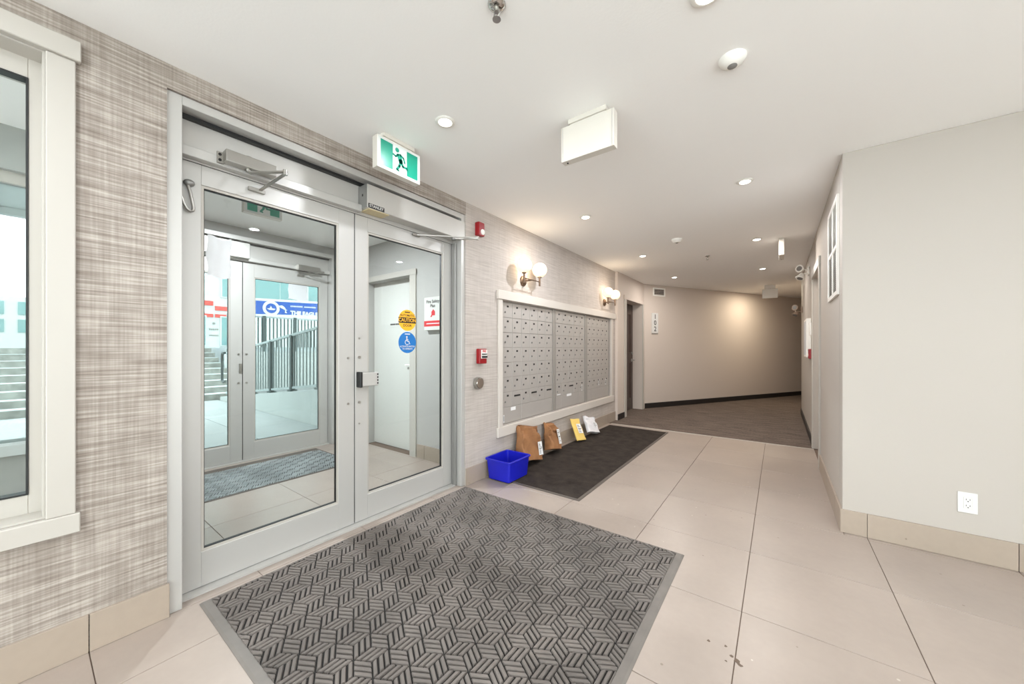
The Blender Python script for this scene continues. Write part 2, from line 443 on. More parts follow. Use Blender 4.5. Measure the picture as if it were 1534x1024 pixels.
# corridor side wall x=.34 with a recessed doorway 4.85..5.70
RX = 0.34; RD = (4.85, 5.70, 2.06)
mb = MB(); mb.box(RX, RX + 0.14, 3.38, RD[0], 0, CZ); mb.box(RX, RX + 0.14, RD[1], 8.6, 0, CZ); mb.box(RX, RX + 0.14, RD[0], RD[1], RD[2], CZ)
struct(mb.build('wall_corridor', M['paint']), 'corridor wall with the louvred grille and recessed doorway')
wo = MB().box(RX, 3.3, 3.24, 3.38, 0, CZ).build('wall_right', M['paint'], bevel=0.006, seg=2)
struct(wo, 'plain warm white wall with the power outlet')
q0 = Vector((RX, 8.6)); q1 = q0 + DD * 7.0; nn = NN * 0.14
mb = MB(); pts = [q0, q1, q1 + nn, q0 + nn]
mb.add([(p.x, p.y, 0) for p in pts] + [(p.x, p.y, CZ) for p in pts], [(0, 3, 2, 1), (4, 5, 6, 7), (0, 1, 5, 4), (1, 2, 6, 5), (2, 3, 7, 6), (3, 0, 4, 7)])
e0 = diag(9.3); e1 = q1 + nn
pts = [e0, e1, e1 + DD * 0.15, e0 + DD * 0.15]
mb.add([(p.x, p.y, 0) for p in pts] + [(p.x, p.y, CZ) for p in pts], [(0, 3, 2, 1), (4, 5, 6, 7), (0, 1, 5, 4), (1, 2, 6, 5), (2, 3, 7, 6), (3, 0, 4, 7)])
struct(mb.build('wall_bend', M['hall']), 'corridor wall continuing around the bend')
struct(MB().box(RX - 0.012, RX, 5.80, 8.6, 0.002, 0.105).build('baseboard_corridor', M['blackbase']), 'black rubber baseboard on the corridor side wall')
WB = (-2.1, 2.95, 0.15, 2.44)
mb = MB(); mb.box(-2.41, 3.3, -2.82, -2.7, 0, WB[2]); mb.box(-2.41, 3.3, -2.82, -2.7, WB[3], CZ); mb.box(-2.41, WB[0], -2.82, -2.7, WB[2], WB[3]); mb.box(WB[1], 3.3, -2.82, -2.7, WB[2], WB[3])
struct(mb.build('wall_back', M['paint']), 'lobby wall behind the viewpoint')
SW = ((-2.5, -0.40), (0.35, 1.55))
mb = MB(); mb.box(3.18, 3.3, -2.7, 3.24, 0, WB[2]); mb.box(3.18, 3.3, -2.7, 3.24, WB[3], CZ)
for y0, y1 in ((-2.7, SW[0][0]), (SW[0][1], SW[1][0]), (SW[1][1], 3.24)): mb.box(3.18, 3.3, y0, y1, WB[2], WB[3])
struct(mb.build('wall_side', M['paint']), 'lobby end wall beyond the outlet wall')
lw = thing('window_3', 'storefront window added for fill light in the unseen lobby wall behind the viewpoint', None, (0.5, -2.76, WB[2]), kind='structure')  # unseen window, added to bring fill light to the ceiling
mb = MB()
for k in range(5):
    d = (WB[1] - WB[0]) / 4; a = WB[0] + d * k
    if k < 4: MB().box(a + .02, a + d - .02, -2.763, -2.757, WB[2], WB[3]).build('pane', M['glass'], lw)
    MB().box(a - .025, a + .025, -2.79, -2.73, WB[2], WB[3]).build('mullion', M['alu'], lw)
for n, (y0, y1) in enumerate(SW):  # unseen end wall windows, also added as fill for the ceiling
    lw2 = thing('window_%d' % (4 + n), ('wide', 'narrow')[n] + ' storefront window added for fill light in the unseen lobby end wall', None, (3.24, (y0 + y1) / 2, WB[2]), kind='structure')
    MB().box(3.237, 3.243, y0 + .02, y1 - .02, WB[2], WB[3]).build('pane', M['glass'], lw2)
    for y in (y0, y1): MB().box(3.21, 3.27, y - .025, y + .025, WB[2], WB[3]).build('mullion', M['alu'], lw2)

# tile baseboards, each tile a piece
def baseboard(name, label, axis, fixed, lo, hi, out, joints):
    root = thing(name, label, None, (fixed if axis == 'y' else (lo + hi) / 2, (lo + hi) / 2 if axis == 'y' else fixed, 0), kind='structure')
    e = [lo] + [j for j in joints if lo + 0.02 < j < hi - 0.02] + [hi]
    for a, b in zip(e[:-1], e[1:]):
        a += 0.0015; b -= 0.0015
        if axis == 'y': MB().box(min(fixed, fixed + out), max(fixed, fixed + out), a, b, 0.001, 0.152).build('tile', M['basetile'], root, bevel=0.001)
        else: MB().box(a, b, min(fixed, fixed + out), max(fixed, fixed + out), 0.001, 0.152).build('tile', M['basetile'], root, bevel=0.001)
    return root
baseboard('baseboard_left', 'stone tile baseboard under the window wall', 'y', WX, -2.6, 0.396, 0.012, [TY0 + TPY * k for k in range(-5, 2)])
baseboard('baseboard_mail', 'stone tile baseboard under the mailboxes', 'y', WX, 2.33, JOG, 0.012, ys)
baseboard('baseboard_right', 'stone tile baseboard under the outlet wall', 'x', 3.24, RX - 0.012, 3.18, -0.012, xs)
baseboard('baseboard_corner', 'stone tile baseboard on the corridor side of the corner', 'y', RX, 3.24, 4.76, -0.012, [3.5, 4.1])
baseboard('baseboard_vestibule', 'pale tile baseboard in the vestibule', 'x', 2.62, -3.255, -2.42, -0.012, xs)

# ------------------------------------------------------------------ left window and its trim
t = thing('trim_2', 'white painted wooden trim around the lobby window', None, (WX, -0.3, 0.5), kind='structure')
MB().box(WX, WX + 0.032, -1.6, 0.136, 2.342, 2.42).build('head_casing', M['trim'], t, bevel=0.003)
MB().box(WX, WX + 0.018, 0.05, 0.123, 0.574, 2.342).build('side_casing', M['trim'], t, bevel=0.003)
MB().box(WX, WX + 0.018, -1.55, -1.45, 0.574, 2.342).build('side_casing', M['trim'], t, bevel=0.003)
MB().box(WX, WX + 0.026, -1.6, 0.134, 0.499, 0.574).build('sill_casing', M['trim'], t, bevel=0.003)
w = thing('window_1', 'tall lobby window with a white frame and black gasket', None, (-2.36, -0.7, WIN[2]), kind='structure')
mb = MB()
fy1 = 0.0465; gy = 0.0115
mb.box(-2.40, -2.33, gy, fy1, WIN[2] + 0.003, WIN[3] - 0.003); mb.box(-2.40, -2.33, -1.447, -1.40, WIN[2] + 0.003, WIN[3] - 0.003)
mb.box(-2.40, -2.33, -1.40, gy, WIN[2] + 0.003, 0.655); mb.box(-2.40, -2.33, -1.40, gy, 2.262, WIN[3] - 0.003)
mb.build('sash_frame', M['trim'], w, bevel=0.002)
mb = MB(); mb.box(-2.33, WX, -1.45, 0.05, 2.337, 2.3445); mb.box(-2.33, WX, -1.45, 0.05, 0.5755, 0.583); mb.box(-2.33, WX, 0.0425, 0.0495, 0.583, 2.337); mb.box(-2.33, WX, -1.4495, -1.4425, 0.583, 2.337)
mb.build('jamb_liner', M['trim'], w)
mb = MB()
for a in ((gy - 0.006, gy, 0.655, 2.262), (-1.40, -1.39, 0.655, 2.262)): mb.box(-2.372, -2.326, a[0], a[1], a[2], a[3])
mb.box(-2.372, -2.326, -1.39, gy - 0.006, 0.655, 0.661); mb.box(-2.372, -2.326, -1.39, gy - 0.006, 2.256, 2.262)
mb.build('gasket', M['black'], w)
MB().box(-2.362, -2.356, -1.392, gy - 0.004, 0.658, 2.259).build('pane', M['glass'], w)

# ------------------------------------------------------------------ storefront doors
def bolt(parent, x, y, z, r=0.008, m='steel'):
    MB().cyl((x, y, z), (x + 0.005, y, z), r, 12).build('bolt', M[m], parent, smooth=True)
def glazed_leaf(root, X, y0, y1, z1, gy0, gy1, gz0, gz1, glass):
    mb = MB(); xb = X - 0.045
    mb.box(xb, X, y0, gy0, 0.012, z1); mb.box(xb, X, gy1, y1, 0.012, z1)
    mb.box(xb, X, gy0, gy1, 0.012, gz0); mb.box(xb, X, gy0, gy1, gz1, z1)
    leaf = mb.build('door_leaf', M['alu'], root, bevel=0.0015)
    b = MB(); w_ = 0.012
    for (a, c, d, e) in ((gy0, gy0 + w_, gz0, gz1), (gy1 - w_, gy1, gz0, gz1), (gy0 + w_, gy1 - w_, gz0, gz0 + w_), (gy0 + w_, gy1 - w_, gz1 - w_, gz1)):
        b.box(X - 0.034, X - 0.006, a, c, d, e)
    b.build('glazing_bead', M['trim'], leaf)
    b = MB(); w2 = 0.016
    for (a, c, d, e) in ((gy0 + w_, gy0 + w2, gz0 + w_, gz1 - w_), (gy1 - w2, gy1 - w_, gz0 + w_, gz1 - w_), (gy0 + w2, gy1 - w2, gz0 + w_, gz0 + w2), (gy0 + w2, gy1 - w2, gz1 - w2, gz1 - w_)):
        b.box(X - 0.030, X - 0.012, a, c, d, e)
    b.build('gasket', M['black'], leaf)
    MB().box(X - 0.025, X - 0.019, gy0 + w_, gy1 - w_, gz0 + w_, gz1 - w_).build('pane', M[glass], leaf)
    return leaf

d1 = thing('door_1', 'inner pair of glazed aluminium entrance doors with transom', None, (DX, 1.36, 0), kind='structure')
mb = MB(); FX0, FX1 = -2.41, -2.247
mb.box(FX0, FX1, 0.388, 0.443, 0, 2.403); mb.box(FX0, FX1, 2.292, 2.335, 0, 2.403); mb.box(FX0, FX1, 0.443, 2.292, 2.36, 2.403)
mb.build('frame', M['alu'], d1, bevel=0.002)
mb = MB(); mb.box(-2.345, -2.30, 2.268, 2.292, 0, 2.15)
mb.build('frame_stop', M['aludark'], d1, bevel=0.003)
MB().box(-2.40, -2.35, 0.443, 2.292, 2.15, 2.352).build('transom_panel', M['opcase'], d1)
MB().box(-2.352, -2.318, 0.443, 2.292, 2.345, 2.36).build('transom_shadow_gap', M['black'], d1)
MB().box(-2.35, -2.306, 0.443, 1.385, 2.158, 2.205).build('transom_bar', M['alu'], d1, bevel=0.002)
leafL = glazed_leaf(d1, DX, 0.449, 1.3565, 2.148, 0.536, 1.248, 0.186, 2.048, 'glass')
leafR = glazed_leaf(d1, DX, 1.3635, 2.287, 2.148, 1.457, 2.178, 0.180, 2.048, 'glass')
MB().box(-2.41, -2.30, 0.443, 2.29, 0.0, 0.010).build('threshold', M['alu'], d1)
MB().box(-2.39, DX - .004, 1.3568, 1.3632, 0.014, 2.146).build('meeting_gap_shade', M['black'], d1)  # black strip painting in the shade of the gap between leaves
MB().box(-2.39, DX - .002, 0.45, 2.286, 2.1485, 2.1575).build('head_gap_shade', M['black'], d1)  # black strip painting in the dark gap above the leaves
for z in (1.153, 0.842): bolt(leafL, DX, 1.312, z)
for z in (1.157, 0.843): bolt(leafR, DX, 1.393, z, 0.010)
for z in (1.29, 0.695): bolt(leafR, DX, 1.393, z, 0.006)
# push paddle on the right leaf
pd = MB().box(DX, DX + 0.05, 1.372, 1.392, 0.948, 1.056).build('paddle_housing', M['black'], leafR, bevel=0.004)
MB().box(DX + 0.022, DX + 0.046, 1.388, 1.515, 0.955, 1.049).build('push_paddle', M['alu'], leafR, bevel=0.005, seg=2)
mb = MB()
for k in range(4): mb.box(DX + 0.044, DX + 0.0475, 1.503, 1.513, 0.966 + 0.021 * k, 0.977 + 0.021 * k)
mb.build('paddle_mark', M['ink'], leafR)

# outer doors
d2 = thing('door_2', 'outer pair of glazed aluminium doors leading outside', None, (OX, 1.41, 0), kind='structure')
mb = MB(); a0, a1 = OX - 0.06, OX + 0.10
mb.box(a0, a1, 0.44, 0.497, 0, 2.40); mb.box(a0, a1, 2.322, 2.40, 0, 2.40); mb.box(a0, a1, 0.497, 2.322, 2.355, 2.40)
mb.build('frame', M['alu'], d2, bevel=0.002)
MB().box(OX - 0.05, OX + 0.005, 0.497, 2.322, 2.155, 2.347).build('transom_panel', M['opcase'], d2)
MB().box(OX, OX + 0.035, 0.497, 2.322, 2.343, 2.357).build('transom_shadow_gap', M['black'], d2)
MB().box(OX + 0.005, OX + 0.05, 0.497, 2.322, 2.158, 2.20).build('transom_bar', M['alu'], d2, bevel=0.002)
oL = glazed_leaf(d2, OX, 0.502, 1.4025, 2.15, 0.605, 1.295, 0.19, 2.0, 'outerglass')
oR = glazed_leaf(d2, OX, 1.4095, 2.317, 2.15, 1.512, 2.222, 0.19, 2.0, 'outerglass')
MB().box(OX - 0.06, OX + 0.04, 0.497, 2.322, 0, 0.011).build('threshold', M['alu'], d2)
MB().box(OX - .04, OX - .003, 1.4028, 1.4092, 0.014, 2.148).build('meeting_gap_shade', M['black'], d2)  # painted gap shade between the outer leaves
MB().box(OX - .04, OX - .002, 0.502, 2.316, 2.1505, 2.1575).build('head_gap_shade', M['black'], d2)  # painted gap shade above the outer leaves
for y, lf in ((1.37, oL), (1.442, oR)):
    for z in (1.155, 0.845): bolt(lf, OX, y, z, 0.011)
mb = MB(); mb.box(OX, OX + 0.012, 1.372, 1.40, 0.955, 1.055)
mb.build('lock_plate', M['steel'], oL, bevel=0.002)
hp = [(OX - 0.045, 1.262, 1.17)] + [(OX - 0.105 + 0.02 * math.cos(t), 1.262, 1.15 + 0.02 * math.sin(t)) for t in (PI / 2, 3 * PI / 4, PI)]
hp += [(OX - 0.125, 1.262, 0.89)] + [(OX - 0.105 + 0.02 * math.cos(t), 1.262, 0.885 + 0.02 * math.sin(t)) for t in (PI, 5 * PI / 4, 3 * PI / 2)] + [(OX - 0.045, 1.262, 0.865)]
MB().tube(hp, 0.013, 10).build('pull_handle', M['raillight'], oL, smooth=True)

# vestibule shell
mb = MB(); ox0, ox1 = OX - 0.15, OX + 0.0
mb.box(ox0, ox1, 0.1, 0.44, 0, CZ); mb.box(ox0, ox1, 2.40, 2.75, 0, CZ); mb.box(ox0, ox1, 0.44, 2.40, 2.40, CZ)
struct(mb.build('wall_outer', M['vest']), 'grey wall around the outer doors')
struct(MB().box(OX, -2.41, 0.11, 0.25, 0, CZ).build('wall_divider', M['vest']), 'vestibule side wall next to the lobby window')
mb = MB(); vd = (-4.24, -3.37, 2.05)
mb.box(OX, vd[0], 2.62, 2.80, 0, CZ); mb.box(vd[1], -2.41, 2.62, 2.80, 0, CZ); mb.box(vd[0], vd[1], 2.62, 2.80, vd[2], CZ)
struct(mb.build('wall_service', M['vest']), 'grey vestibule wall with the white service door')
vt = thing('trim_3', 'white casing around the vestibule service door', None, (-3.8, 2.62, 0), kind='structure')
MB().box(vd[1] - 0.002, vd[1] + 0.105, 2.604, 2.62, 0, vd[2] + 0.055).build('side_casing', M['trim'], vt, bevel=0.002)
MB().box(vd[0] - 0.09, vd[0] + 0.002, 2.604, 2.62, 0, vd[2] + 0.055).build('side_casing', M['trim'], vt, bevel=0.002)
MB().box(vd[0] - 0.10, vd[1] + 0.115, 2.600, 2.604, vd[2], vd[2] + 0.065).build('head_casing', M['trim'], vt, bevel=0.001)
vdoor = thing('door_3', 'white flush service door in the vestibule wall', None, (-3.8, 2.73, 0), kind='structure')
leaf = MB().box(vd[0] + 0.004, vd[1] - 0.004, 2.715, 2.76, 0.008, 2.0).build('door_leaf', M['whitedoor'], vdoor, bevel=0.002)
MB().box(vd[0] + 0.004, vd[1] - 0.004, 2.72, 2.78, 2.004, vd[2]).build('head_jamb', M['trim'], vdoor)
mb = MB(); mb.cyl((-3.43, 2.715, 1.02), (-3.43, 2.685, 1.02), 0.012); mb.cyl((-3.43, 2.682, 1.02), (-3.55, 2.682, 1.02), 0.009)
mb.build('lever_handle', M['white'], leaf, smooth=True)
np_ = MB().box(-3.90, -3.66, 2.711, 2.715, 1.475, 1.545).build('name_plate', M['whitedoor'], leaf)
mb = MB()
for k, (a, b) in enumerate(((0.0, .012), (.016, .03), (.034, .045), (.049, .066), (.07, .082), (.086, .1), (.108, .122), (.126, .14), (.144, .16), (.164, .18), (.184, .2))):
    mb.box(-3.88 + a, -3.88 + b, 2.7095, 2.711, 1.503, 1.522)
mb.build('plate_lettering', M['ink'], np_)

# side bay beyond the lobby window
mb = MB(); bx0, bx1 = -3.74, -3.60
mb.box(bx0, bx1, -2.7, 0.11, 0, 0.60); mb.box(bx0, bx1, -2.7, 0.11, 2.26, CZ); mb.box(bx0, bx1, -2.7, -2.2, 0.60, 2.26)
struct(mb.build('wall_bay', M['greystone']), 'grey outer wall of the bay seen through the lobby window')
struct(MB().box(bx0 - 0.06, bx1 + 0.05, -2.2, 0.105, 0.60, 0.66).build('trim_4', M['concrete']), 'pale ledge of the outer bay window')
bw = thing('window_2', 'outer bay window beyond the lobby window', None, (-3.67, -1.0, 0.66), kind='structure')
MB().box(-3.70, -3.64, -2.2, 0.105, 2.19, 2.26).build('head_frame', M['trim'], bw, bevel=0.002)
MB().box(-3.70, -3.64, 0.06, 0.105, 0.66, 2.19).build('side_frame', M['trim'], bw, bevel=0.002)
MB().box(-3.672, -3.666, -2.2, 0.06, 0.66, 2.19).build('pane', M['outerglass'], bw)

# ------------------------------------------------------------------ brown door, corridor doorway
d4 = thing('door_4', 'dark brown panelled apartment door in a deep reveal', None, (-2.38, 6.85, 0), kind='structure')
lf = MB().box(-2.41, -2.375, 6.39, 7.32, 0.006, 2.08).build('door_leaf', M['brown'], d4, bevel=0.002)
for z0, z1 in ((0.22, 0.95), (1.12, 1.90)):
    mb = MB()
    for (a, b, c, d) in ((6.54, 6.56, z0, z1), (7.15, 7.17, z0, z1), (6.56, 7.15, z0, z0 + .02), (6.56, 7.15, z1 - .02, z1)):
        mb.box(-2.375, -2.363, a, b, c, d)
    mb.build('panel_molding', M['brown'], lf, bevel=0.003)
mb = MB(); mb.cyl((-2.375, 7.25, 0.98), (-2.32, 7.25, 0.98), 0.012); mb.cyl((-2.322, 7.255, 0.98), (-2.322, 7.13, 0.98), 0.010); mb.cyl((-2.375, 7.25, 0.98), (-2.368, 7.25, 0.98), 0.032)
mb.build('lever_handle', M['steel'], lf, smooth=True)
MB().cyl((-2.375, 7.25, 1.12), (-2.352, 7.25, 1.12), 0.026).build('deadbolt', M['steel'], lf, smooth=True)
t5 = thing('trim_5', 'pale casing around the brown apartment door', None, (BX, 6.85, 0), kind='structure')
MB().box(BX, BX + 0.016, 6.285, 6.385, 0.003, 2.085).build('side_casing', M['trim'], t5, bevel=0.002)
MB().box(BX, BX + 0.016, 7.325, 7.40, 0.003, 2.085).build('side_casing', M['trim'], t5, bevel=0.002)
MB().box(BX, BX + 0.02, 6.27, 7.41, 2.085, 2.16).build('head_casing', M['hall'], t5, bevel=0.002)

d5 = thing('door_5', 'recessed pale doorway in the corridor side wall', None, (0.45, 5.3, 0), kind='structure')
MB().box(0.43, 0.47, RD[0], RD[1], 0.005, RD[2]).build('door_leaf', M['hall'], d5)
MB().box(0.36, 0.43, RD[0] + .05, RD[0] + .40, 1.93, 2.00).build('closer_body', M['steel'], d5, bevel=0.004)
t6 = thing('trim_6', 'pale casing around the corridor doorway', None, (RX, 5.3, 0), kind='structure')
MB().box(RX - 0.016, RX, RD[0] - 0.09, RD[0], 0, RD[2]).build('side_casing', M['trim'], t6, bevel=0.002)
MB().box(RX - 0.016, RX, RD[1], RD[1] + 0.09, 0, RD[2]).build('side_casing', M['trim'], t6, bevel=0.002)
MB().box(RX - 0.018, RX, RD[0] - 0.10, RD[1] + 0.10, RD[2], RD[2] + 0.09).build('head_casing', M['trim'], t6, bevel=0.002)

# ------------------------------------------------------------------ mailboxes
t7 = thing('trim_7', 'cream wooden surround framing the three mailbox banks', None, (WX, 4.3, 0.34), kind='structure')
MB().box(WX, WX + 0.034, 2.762, 5.93, 1.705, 1.795).build('head_casing', M['mailtrim'], t7, bevel=0.003)
MB().box(WX, WX + 0.022, 2.782, 2.846, 0.435, 1.705).build('side_casing', M['mailtrim'], t7, bevel=0.003)
MB().box(WX, WX + 0.022, 5.755, 5.83, 0.435, 1.705).build('side_casing', M['mailtrim'], t7, bevel=0.003)
MB().box(WX, WX + 0.026, 2.765, 5.85, 0.338, 0.436).build('sill_casing', M['mailtrim'], t7, bevel=0.003)
MF = -2.252        # front plane of the mailbox doors
proto = {}
def bank(label, y0, y1, n, stickers, pulls, parcels):
    r = thing('mailbox_bank', label, 'mailboxes', (-2.28, (y0 + y1) / 2, MBX[2]), group='apartment mailbox banks')
    MB().box(-2.318, MF - 0.006, y0 + 0.001, y1 - 0.001, MBX[2] + 0.001, MBX[3] - 0.001).build('cabinet_body', M['mboxframe'], r)
    for q0_, q1_ in ((y0 + 0.001, y0 + 0.042), (y1 - 0.038, y1 - 0.001)):
        MB().box(MF - 0.006, MF + 0.006, q0_, q1_, MBX[2] + .001, MBX[3] - .001).build('rail', M['mboxframe'], r, bevel=0.001)
    ya, yb = y0 + 0.045, y1 - 0.041
    cw = (yb - ya) / n; rh = 0.1535; zt = MBX[3] - 0.012
    me = (cw - 0.004, rh - 0.004)
    mesh = MB().box(MF - 0.005, MF, -me[0] / 2, me[0] / 2, -me[1] / 2, me[1] / 2)
    first = None
    for row in range(7):
        for c in range(n):
            if row == 6 and c in parcels: continue
            yc = ya + cw * (c + 0.5); zc = zt - rh * (row + 0.5)
            if first is None:
                dm = MB().box(MF - 0.005, MF, yc - me[0] / 2, yc + me[0] / 2, zc - me[1] / 2, zc + me[1] / 2)
                d = dm.build('mail_door', M['mbox'], r, bevel=0.0012)
                l = MB().box(MF, MF + 0.003, yc - 0.013, yc + 0.013, zc + 0.030, zc + 0.048).build('name_slot', M['ink'], d)
                k = MB().cyl((MF, yc - cw * 0.27, zc - 0.022), (MF + 0.004, yc - cw * 0.27, zc - 0.022), 0.010, 12).build('lock', M['aludark'], d)
                h = MB().box(MF + 0.004, MF + 0.0045, yc - cw * 0.27 - 0.002, yc - cw * 0.27 + 0.002, zc - 0.030, zc - 0.014).build('keyhole', M['ink'], d)
                first = (d, l, k, h, yc, zc)
            else:
                d0, l0, k0, h0, yy, zz = first
                d = d0.copy(); link(d); d.parent = r; d.location = (0, yc - yy, zc - zz); ORG[d.name] = ORG[r.name]
                for s in (l0, k0, h0):
                    q = s.copy(); link(q); q.parent = d; q.location = (0, 0, 0); ORG[q.name] = ORG[r.name]
    # lower compartments
    zb = zt - rh * 7
    e = [ya] + [ya + cw * k for k in pulls] + [yb]
    for a, b in zip(e[:-1], e[1:]):
        MB().box(MF - 0.005, MF, a + 0.002, b - 0.002, MBX[2] + 0.012, zb - 0.002).build('parcel_door', M['mbox'], r, bevel=0.0012)
    for c in parcels:
        yc = ya + cw * (c + 0.5)
        pd_ = MB().box(MF - 0.005, MF, yc - me[0] / 2, yc + me[0] / 2, zb + 0.002, zb + rh - 0.002).build('outgoing_slot_door', M['mbox'], r, bevel=0.0012)
        MB().box(MF, MF + 0.006, yc - cw * 0.32, yc + cw * 0.32, zb + 0.095, zb + 0.112).build('slot', M['ink'], pd_, bevel=0.002)
    for (y, z, wy, hz) in stickers:
        st = MB().box(MF, MF + 0.0012, y - wy / 2, y + wy / 2, z - hz / 2, z + hz / 2).build('sticker', M['label'], r)
        if hz > wy:
            MB().box(MF + 0.0012, MF + 0.0016, y - wy / 5, y + wy / 5, z - hz * .36, z + hz * .36).build('print', M['ink'], st)
    MB().box(MF, MF + 0.004, y0 + 0.008, y0 + 0.032, MBX[2] + 0.06, MBX[2] + 0.11).build('carrier_lock', M['ink'], r, bevel=0.002)
    return r
bank('grey mailbox bank nearest the glass doors, six columns wide', 2.846, 3.926, 6, [(3.07, 0.585, 0.085, 0.035), (2.908, 0.50, 0.018, 0.075)], (2,), (1, 3, 5))
bank('grey mailbox bank in the middle of the three', 3.928, 4.845, 5, [(4.33, 0.60, 0.13, 0.03), (4.72, 0.66, 0.025, 0.085), (4.05, 0.63, 0.09, 0.014)], (1, 4), (2,))
bank('grey mailbox bank farthest along the wall, by the brown door', 4.847, 5.754, 5, [(5.32, 0.69, 0.03, 0.085), (5.60, 0.68, 0.03, 0.09)], (1,), ())

# ------------------------------------------------------------------ mats
def clip_poly(P, x0, x1, y0, y1):
    for ax, lim, sg in ((0, x0, 1), (0, x1, -1), (1, y0, 1), (1, y1, -1)):
        out = []
        for i in range(len(P)):
            a, b = P[i], P[(i + 1) % len(P)]
            da, db = (a[ax] - lim) * sg, (b[ax] - lim) * sg
            if da >= 0: out.append(a)
            if da * db < 0:
                t = da / (da - db); out.append((a[0] + (b[0] - a[0]) * t, a[1] + (b[1] - a[1]) * t))
        P = out
        if not P: return P
    return P
def ribs(x0, x1, y0, y1, star, pitch, z0, z1, nb=3, fill=0.76):
    mb = MB(); L_ = pitch / math.sqrt(3)
    ni = int((x1 - x0 + y1 - y0) / pitch) + 4
    for i in range(-ni, ni):
        for j in range(-ni, ni):
            sx = star[0] + pitch * (i + 0.5 * j); sy = star[1] + pitch * math.sqrt(3) / 2 * j
            if sx < x0 - pitch or sx > x1 + pitch or sy < y0 - pitch or sy > y1 + pitch: continue
            for th in (0, PI / 3, 2 * PI / 3):
                e1 = (L_ * math.cos(th + PI / 6), L_ * math.sin(th + PI / 6)); e2 = (L_ * math.cos(th - PI / 6), L_ * math.sin(th - PI / 6))
                for k in range(nb):
                    lo = (k + (1 - fill) / 2) / nb; hi = (k + 1 - (1 - fill) / 2) / nb
                    jit = random.uniform(-0.012, 0.012)
                    P = [(sx + e1[0] * a + e2[0] * b, sy + e1[1] * a + e2[1] * b) for a, b in ((0.035, lo + jit), (0.965, lo + jit), (0.965, hi + jit), (0.035, hi + jit))]
                    P = clip_poly(P, x0, x1, y0, y1)
                    if len(P) < 3: continue
                    cx = sum(p[0] for p in P) / len(P); cy = sum(p[1] for p in P) / len(P)
                    n = len(P)
                    dd = Vector(e1).normalized()
                    def ins(p, q):
                        v = Vector((p[0] - cx, p[1] - cy)); al = v.dot(dd); pe = v - dd * al
                        v = dd * al * (1 - 0.10 * q) + pe * (1 - 0.45 * q); return (cx + v.x, cy + v.y)
                    V = [(p[0], p[1], z0) for p in P] + [ins(p, .35) + (z0 + (z1 - z0) * .7,) for p in P] + [ins(p, 1) + (z1,) for p in P]
                    F = [(a, (a + 1) % n, n + (a + 1) % n, n + a) for a in range(n)] + [(n + a, n + (a + 1) % n, 2 * n + (a + 1) % n, 2 * n + a) for a in range(n)] + [tuple(range(2 * n, 3 * n))]
                    mb.add(V, F)
    return mb
em = thing('entrance_mat', 'large square grey ribbed entrance mat in front of the glass doors', 'mat', (-1.34, 1.4, 0.0))
mx0, mx1, my0, my1 = -2.218, -0.447, 0.498, 2.312
mb = MB(); bw_ = 0.042
def ramp_edge(mb, x0, x1, y0, y1, bl, br, bf, bb, h):     # frame with sloping outer edge
    o = [(x0, y0), (x1, y0), (x1, y1), (x0, y1)]; i = [(x0 + bl, y0 + bf), (x1 - br, y0 + bf), (x1 - br, y1 - bb), (x0 + bl, y1 - bb)]
    mid = [(a[0] * .75 + b[0] * .25, a[1] * .75 + b[1] * .25) for a, b in zip(o, i)]
    V = [p + (0.0005,) for p in o] + [p + (0.002,) for p in o] + [p + (h,) for p in mid] + [p + (h,) for p in i] + [p + (0.0005,) for p in i]
    F = []
    for k in range(4):
        for a in range(4):
            F.append((k * 4 + a, k * 4 + (a + 1) % 4, k * 4 + 4 + (a + 1) % 4, k * 4 + 4 + a))
    mb.add(V, F)
ramp_edge(mb, mx0, mx1, my0, my1, 0.014, bw_, bw_, 0.016, 0.006)
mb.build('rubber_border', M['rubber'], em)
ix = (mx0 + 0.014, mx1 - bw_, my0 + bw_, my1 - 0.016)
MB().box(ix[0], ix[1], ix[2], ix[3], 0.0006, 0.0042).build('backing', M['matbase'], em)
rb = ribs(ix[0], ix[1], ix[2], ix[3], (-1.132, 1.104), 0.1315, 0.004, 0.0125, 3, 0.72).build('ribbed_pile', M['rib'], em)
rb['kind'] = 'stuff'
vm = thing('vestibule_mat', 'damp grey ribbed mat just inside the outer doors', 'mat', (-4.1, 1.3, 0))
mb = MB(); ramp_edge(mb, -4.55, -3.635, 0.40, 2.12, 0.13, 0.02, 0.03, 0.03, 0.006)
mb.build('rubber_border', M['rubberdark'], vm)
MB().box(-4.42, -3.655, 0.43, 2.09, 0.0006, 0.0045).build('backing', M['matbase'], vm)
rb = ribs(-4.42, -3.655, 0.43, 2.09, (-4.0, 1.0), 0.105, 0.0042, 0.0115, 3, 0.6).build('ribbed_pile', M['vrib'], vm); rb['kind'] = 'stuff'
rm = thing('runner_mat', 'long dark brown carpet runner below the mailboxes', 'mat', (-1.7, 4.08, 0))
mb = MB(); ramp_edge(mb, -2.165, -1.278, 2.63, 5.53, 0.02, 0.028, 0.028, 0.02, 0.006)
mb.build('rubber_border', M['rubberdark'], rm)
MB().box(-2.145, -1.306, 2.658, 5.51, 0.0006, 0.0085).build('pile', M['runner'], rm, bevel=0.002)

